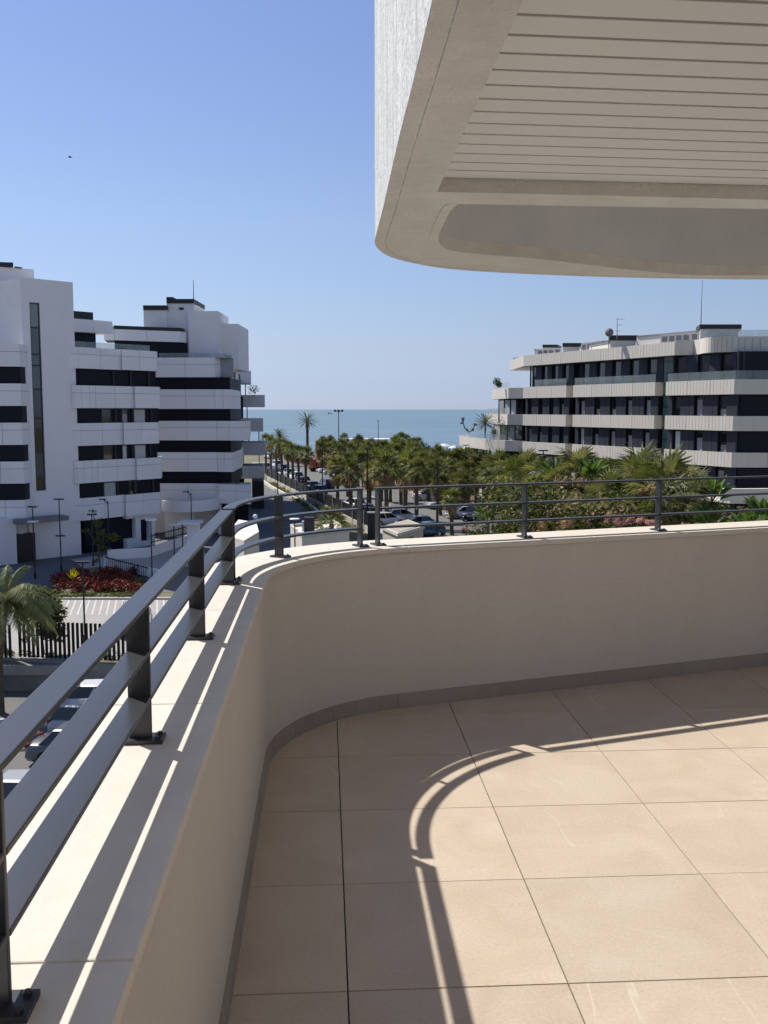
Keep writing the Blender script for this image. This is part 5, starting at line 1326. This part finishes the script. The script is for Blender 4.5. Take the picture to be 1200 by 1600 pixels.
# near fan palms, each leaf a part
def leafmesh(nm, mats, seed, R=1.0, segs=15, pet=1.0, droop=.3, spread=100):
    mb = MB(); fan_leaf(mb, Matrix.Identity(4), R, segs, 0, pet, droop, spread, rnd=random.Random(seed)); return mb.mesh(nm, mats)
FL = [leafmesh('leaf','fan',1), leafmesh('leaf','fan2',2,droop=.4), leafmesh('leaf','fan',3,droop=.55,segs=13), leafmesh('leaf','fan2',4,.9)]
DL = [leafmesh('dry_leaf','dry',5,.7,9,.6,.7,60), leafmesh('dry_leaf','dry',6,.6,8,.5,.8,50)]
def near_palm(px_, yt_, Y_, s_, label, seed, nl=24, nd=10, z=PZ):
    r = random.Random(seed); p = at(px_, yt_, Y_); h = p.z-z-1.25*s_
    t = thing('fan_palm', label, 'palm tree', (p.x,Y_,z), 0, 'fan palms in the garden behind the far railing')
    link('trunk', trunk_mesh(h, .26*s_, .2*s_, 0, seed), t)
    for k in range(nl):
        f = k/nl; el = math.radians(80-f*105+r.uniform(-8,8)); s2 = s_*r.uniform(.8,1.05)
        o = link('leaf', FL[r.randrange(4)], t); o.matrix_local = leaf_matrix(k*GA+r.uniform(-.3,.3), el, r.uniform(-.6,.6), (0,0,h+.1-f*.3), s2)
    for k in range(nd):
        o = link('dry_leaf', DL[r.randrange(2)], t); o.matrix_local = leaf_matrix(r.uniform(0,6.28), math.radians(r.uniform(-80,-50)), r.uniform(-1,1), (0,0,h-.2-r.random()*.4), s_*r.uniform(.8,1.1))
    return t
npm = [(905,706,46,0.87,'broad leaved fan palm before the dark gap between the facade sections'),(1000,711,42,0.95,'tall fan palm rising before the second facade section'),
 (1018,722,39,.8,'slim fan palm between the two tallest garden palms'),(888,722,49,.75,'fan palm left of the first tall garden palm'),(940,722,46,.75,'fan palm in front of the green stair window'),(820,712,57,.8,'fan palm before the sea-side terraces, third from the left'),(850,740,48,.8,'fan palm right of the left railing post, above the top rail'),(790,742,58,.8,'fan palm left of the left railing post, above the top rail'),(1085,760,38,.7,'fan palm under the top rail right of the right post'),(918,770,43,.75,'fan palm between the rails above the tan mound'),(975,765,41,.7,'fan palm between the rails left of the hanging spikes'),(1042,722,36,1.00,'largest fan palm, left of the low white garden wall'),(866,738,47,0.79,'fan palm left of the dried flower clusters'),(828,748,45,0.72,'fan palm behind the left railing post of the far wall'),
 (952,748,40,0.79,'fan palm half hidden behind the top rail, before the second facade section'),(775,712,60,0.87,'fan palm before the sea-side terraces, first from the left'),(806,722,56,0.83,'fan palm before the sea-side terraces, second from the left'),
 (836,786,40,0.72,'low fan palm under the middle rail beside the railing post'),(885,788,38,0.68,'low fan palm between two dried flower mounds'),(980,722,48,0.64,'small fan palm behind the dried spikes'),(1075,735,41,0.70,'fan palm just right of the largest palm'),(845,722,50,0.77,'fan palm before the sea end of the first facade section'),(925,735,45,0.77,'fan palm between the tan flower clusters'),(1010,790,36,0.64,'low fan palm under the middle rail left of the right post'),(860,770,44,0.70,'fan palm right of the tan and rose flowers'),(935,792,37,0.64,'low fan palm left of the pink blossom')]
for i,(a_,b_,c_,d_,e_) in enumerate(npm):
    near_palm(a_,b_,c_,d_,e_,200+i,22,8,z=PZ if c_ < 52 else GZ)
near_palm(518, 797, 84, .95, 'bright green fan palm just right of the white pump house', 299, 30, 0, z=GZ)
# broad-leaved clumps (bird of paradise / banana like)
def paddle(nm, seed, L_=1.5, W_=.34):
    mb = MB(); n = 7; vs = []; fs = []
    for i in range(n+1):
        f = i/n; x = .9+L_*f; w_ = W_*math.sin(PI*min(.97,max(.04,f*.93+.05)))**.7; z_ = -.45*f*f
        vs += [(x,-w_,z_+.10*w_/W_),(x,0,z_),(x,w_,z_+.10*w_/W_)]
    for i in range(n): b = i*3; fs += [(b,b+3,b+4,b+1),(b+1,b+4,b+5,b+2)]
    mb.add(vs,fs); mb.add([(0,-.03,0),(0,.03,0),(.9,.02,0),(.9,-.02,0)],[(0,1,2,3)])
    return mb.mesh(nm,'banana')
PD = [paddle('leaf',1,1.6,.22), paddle('leaf',2,1.4,.26)]
def clump(px_, yt_, Y_, s_, label, seed, n=26, z=PZ):
    s_ *= .68; r = random.Random(seed); p = at(px_, yt_, Y_); h = p.z-z-2.0*s_
    t = thing('broad_leaved_plant', label, 'plant', (p.x,Y_,z), 0, 'broad leaved plants in the garden')
    link('stem', trunk_mesh(max(.5,h), .2, .14, 0, seed, 8, 'bark'), t)
    for k in range(n):
        o = link('leaf', PD[k%2], t); o.matrix_local = leaf_matrix(k*GA+r.uniform(-.3,.3), math.radians(r.uniform(28,78)), r.uniform(-.8,.8), (0,0,max(.4,h)), s_*r.uniform(.75,1.05))
for i,(a_,b_,c_,d_,e_) in enumerate([(1113,745,38,.8,'glossy broad leaved plant before the white garden wall'),(1192,778,36,.75,'broad leaved plant at the right edge of the view'),(1170,802,33,.6,'low broad leaved plant near the right edge'),(1110,790,35,.7,'dark broad leaved plant under the glossy one'),(762,790,62,.8,'broad leaved plant beside the parked black car'),(925,716,44,.8,'broad leaved plant between two tall garden palms'),(868,716,49,.8,'curling broad leaved plant before the ground floor windows')]):
    clump(a_,b_,c_,d_,e_,300+i, z=PZ if c_ < 52 else GZ)
# flowering shrubs: leaves with pink heads, and dried tan ones
def shrub(px_, py_, Y_, rx, rz_, label, fm, seed, nf=60, z=None, base='darkleaf', fs_=.06, ncl=12):
    r = random.Random(seed); p = at(px_, py_, Y_); t = thing('flowering_shrub', label, 'shrub', (p.x,Y_,p.z-rz_*2.2))
    mb = MB(); leaf_cloud(mb, [(0,0,rz_*1.1,rx,rx*.8,rz_),(rx*.5,.1,rz_*.9,rx*.6,rx*.6,rz_*.8),(-rx*.55,-.1,rz_*.8,rx*.6,rx*.5,rz_*.7)], 900, .10, r, 0, mi2=1, p2=.3); mb.build('foliage',[base,'greencover'],t)
    mb = MB()
    for k in range(ncl):
        a_ = r.uniform(0,6.28); q = (math.cos(a_)*rx*r.uniform(.2,1), -abs(math.sin(a_))*rx*.8*r.uniform(.2,1), rz_*r.uniform(.7,2.15)); leaf_cloud(mb, [(q[0],q[1],q[2],.2 if fm == 'tanflower' else .13,.16,.26 if fm == 'tanflower' else .1)], nf, fs_, r)
    mb.build('blossom',fm,t)
    mb = MB()
    for k in range(5): mb.tube([(0,0,-3.0),(r.uniform(-rx,rx)*.3,r.uniform(-.3,.3),-.5),(r.uniform(-rx,rx)*.7,r.uniform(-.3,.3),rz_)],[.06,.05,.02],5)
    mb.build('stems','bark',t); return t
for i,(a_,b_,c_,d_,e_,f_,g2) in enumerate([(970,806,33,.8,.55,'pink blossoming shrub at the lower right of the garden','pink'),(1012,812,32,.5,.4,'small pink blossoming shrub left of the right railing post','pink'),(1062,818,31,.6,.4,'pink blossoming shrub right of the right railing post','pink'),
  (905,812,36,1.0,.8,'mound of dried tan flower heads under the lower rail','tanflower'),(838,775,44,.6,.5,'tan and rose flower clusters right of the left railing post','tanflower'),(955,745,42,.7,.6,'tan flower clusters before the second facade section','tanflower'),(892,748,44,.9,.5,'row of dry tan seed heads above the top rail','tanflower'),(1010,760,37,.6,.8,'hanging tan flower spikes beside the largest palm','tanflower'),(793,800,46,.6,.5,'shrub with red blossom beside the left railing post','pink'),(990,735,41,.5,.6,'dried tan spikes just left of the largest palm','tanflower'),(665,735,150,2.2,1.2,'pink bougainvillea on the garden screen in mid distance','pink'),(842,818,38,.7,.5,'dry cream shrub at the foot of the left railing post','tanflower'),(745,812,70,1.2,1.0,'green and red shrub hiding the black hatchback','pink')]):
    shrub(a_,b_,c_,d_,e_,f_,g2,400+i, ncl=22 if g2 == 'tanflower' else 14)
# dense hedge mass filling the garden behind the flowers
mb = MB(); blobs = []; r8 = random.Random(8)
for _ in range(150):
    px_ = r8.uniform(770,1230); Y_ = r8.uniform(36,51); top = 745+ (px_-770)*.02+r8.uniform(0,60)+(40 if px_ > 1060 else 0); p = at(px_,top,Y_)
    blobs.append((p.x,Y_,p.z-.6,r8.uniform(.7,1.3),r8.uniform(.6,1.1),r8.uniform(.5,1.0)))
leaf_cloud(mb, blobs[:140], 22000, .12, r8, 0, mi2=1, p2=.25); leaf_cloud(mb, blobs[40:140], 3500, .09, r8, 2); leaf_cloud(mb, blobs[140:], 1800, .10, r8, 2, mi2=1, p2=.3); mb.build('undergrowth',['darkleaf','fan','dry'],kind='stuff',label='dense dark undergrowth filling the garden behind the far railing')
mb = MB(); blobs = []
for _ in range(90):
    px_ = r8.uniform(505,745); Y_ = r8.uniform(185,280); g_ = at(px_, r8.uniform(700,716), Y_); blobs.append((g_.x,Y_,g_.z-1.4,r8.uniform(1.5,3),2,r8.uniform(.8,1.6)))
leaf_cloud(mb, blobs, 9000, .35, r8, 0, mi2=1, p2=.45); mb.build('undergrowth',['darkleaf','dry'],kind='stuff',label='low dark undergrowth between the palms of the grove')
# terrace plants on the far balconies
def potplant(px_, py_, Y_, h, label, kind):
    p = at(px_,py_,Y_); t = thing('potted_plant', label, 'plant', tuple(p))
    if kind == 'palm':
        MB().tube([(0,0,0),(0,0,h*.6)],.09,6).build('trunk','trunk',t); link('crown', DATE, t, (0,0,h*.55), (0,0,1), (h*.17,)*3)
    elif kind == 'twist':
        MB().tube([(0,0,0),(-.2,0,.4),(-.6,0,.7),(-.85,0,h*.8),(-.8,0,h)],[.10,.09,.08,.06,.04],6).build('trunk','bark',t)
        mb = MB(); leaf_cloud(mb,[(-.85,0,h,.3,.25,.28),(-1.0,0,h*.72,.22,.2,.2),(.8,0,h*.6,.28,.25,.25),(.5,0,.5,.25,.25,.25),(-.3,0,.5,.2,.2,.2)],300,.10,random.Random(2)); mb.build('foliage','darkleaf',t); MB().tube([(0,0,.2),(.45,0,.4),(.8,0,h*.6)],[.08,.07,.04],6).build('branch','bark',t)
    else:
        mb = MB(); leaf_cloud(mb,[(0,0,h*.45,h*.42,h*.36,h*.45)],200,.11,random.Random(int(px_))); mb.build('foliage','darkleaf' if kind == 'd' else 'fan2',t)
potplant(758,684,124,3.3,'small palm in a pot on the lowest sea-side terrace','palm')
potplant(733,677,134,1.9,'twisted leafless looking tree on the tip of the lowest terrace','twist')
potplant(772,683,122,1.3,'pale flowering bush on the lowest terrace beside the small palm','p'); potplant(790,678,121,2.6,'dark bush against the glass of the lowest terrace','d'); potplant(780,606,121,1.0,'dark potted bushes on the top sea-side terrace','d'); potplant(776,603,127,1.3,'thin potted plant at the tip of the top terrace','d')
potplant(396,619,140.5,2.0,'spiky green plant on the upper sea-side balcony of the left block','p')

# a further white block beyond the car park, wholly left of the picture
B4 = thing('apartment_building', 'plain white apartment block beyond the left edge of the picture', 'building')
for k in range(6):
    MB().box(-78,-52,84,98,GZ+3.3*k+1.4,GZ+3.3*k+3.3).build('balcony_band','white',B4)
MB().box(-77.2,-52.8,84.8,97.2,GZ,GZ+19.6).build('storey_wall','dark',B4)
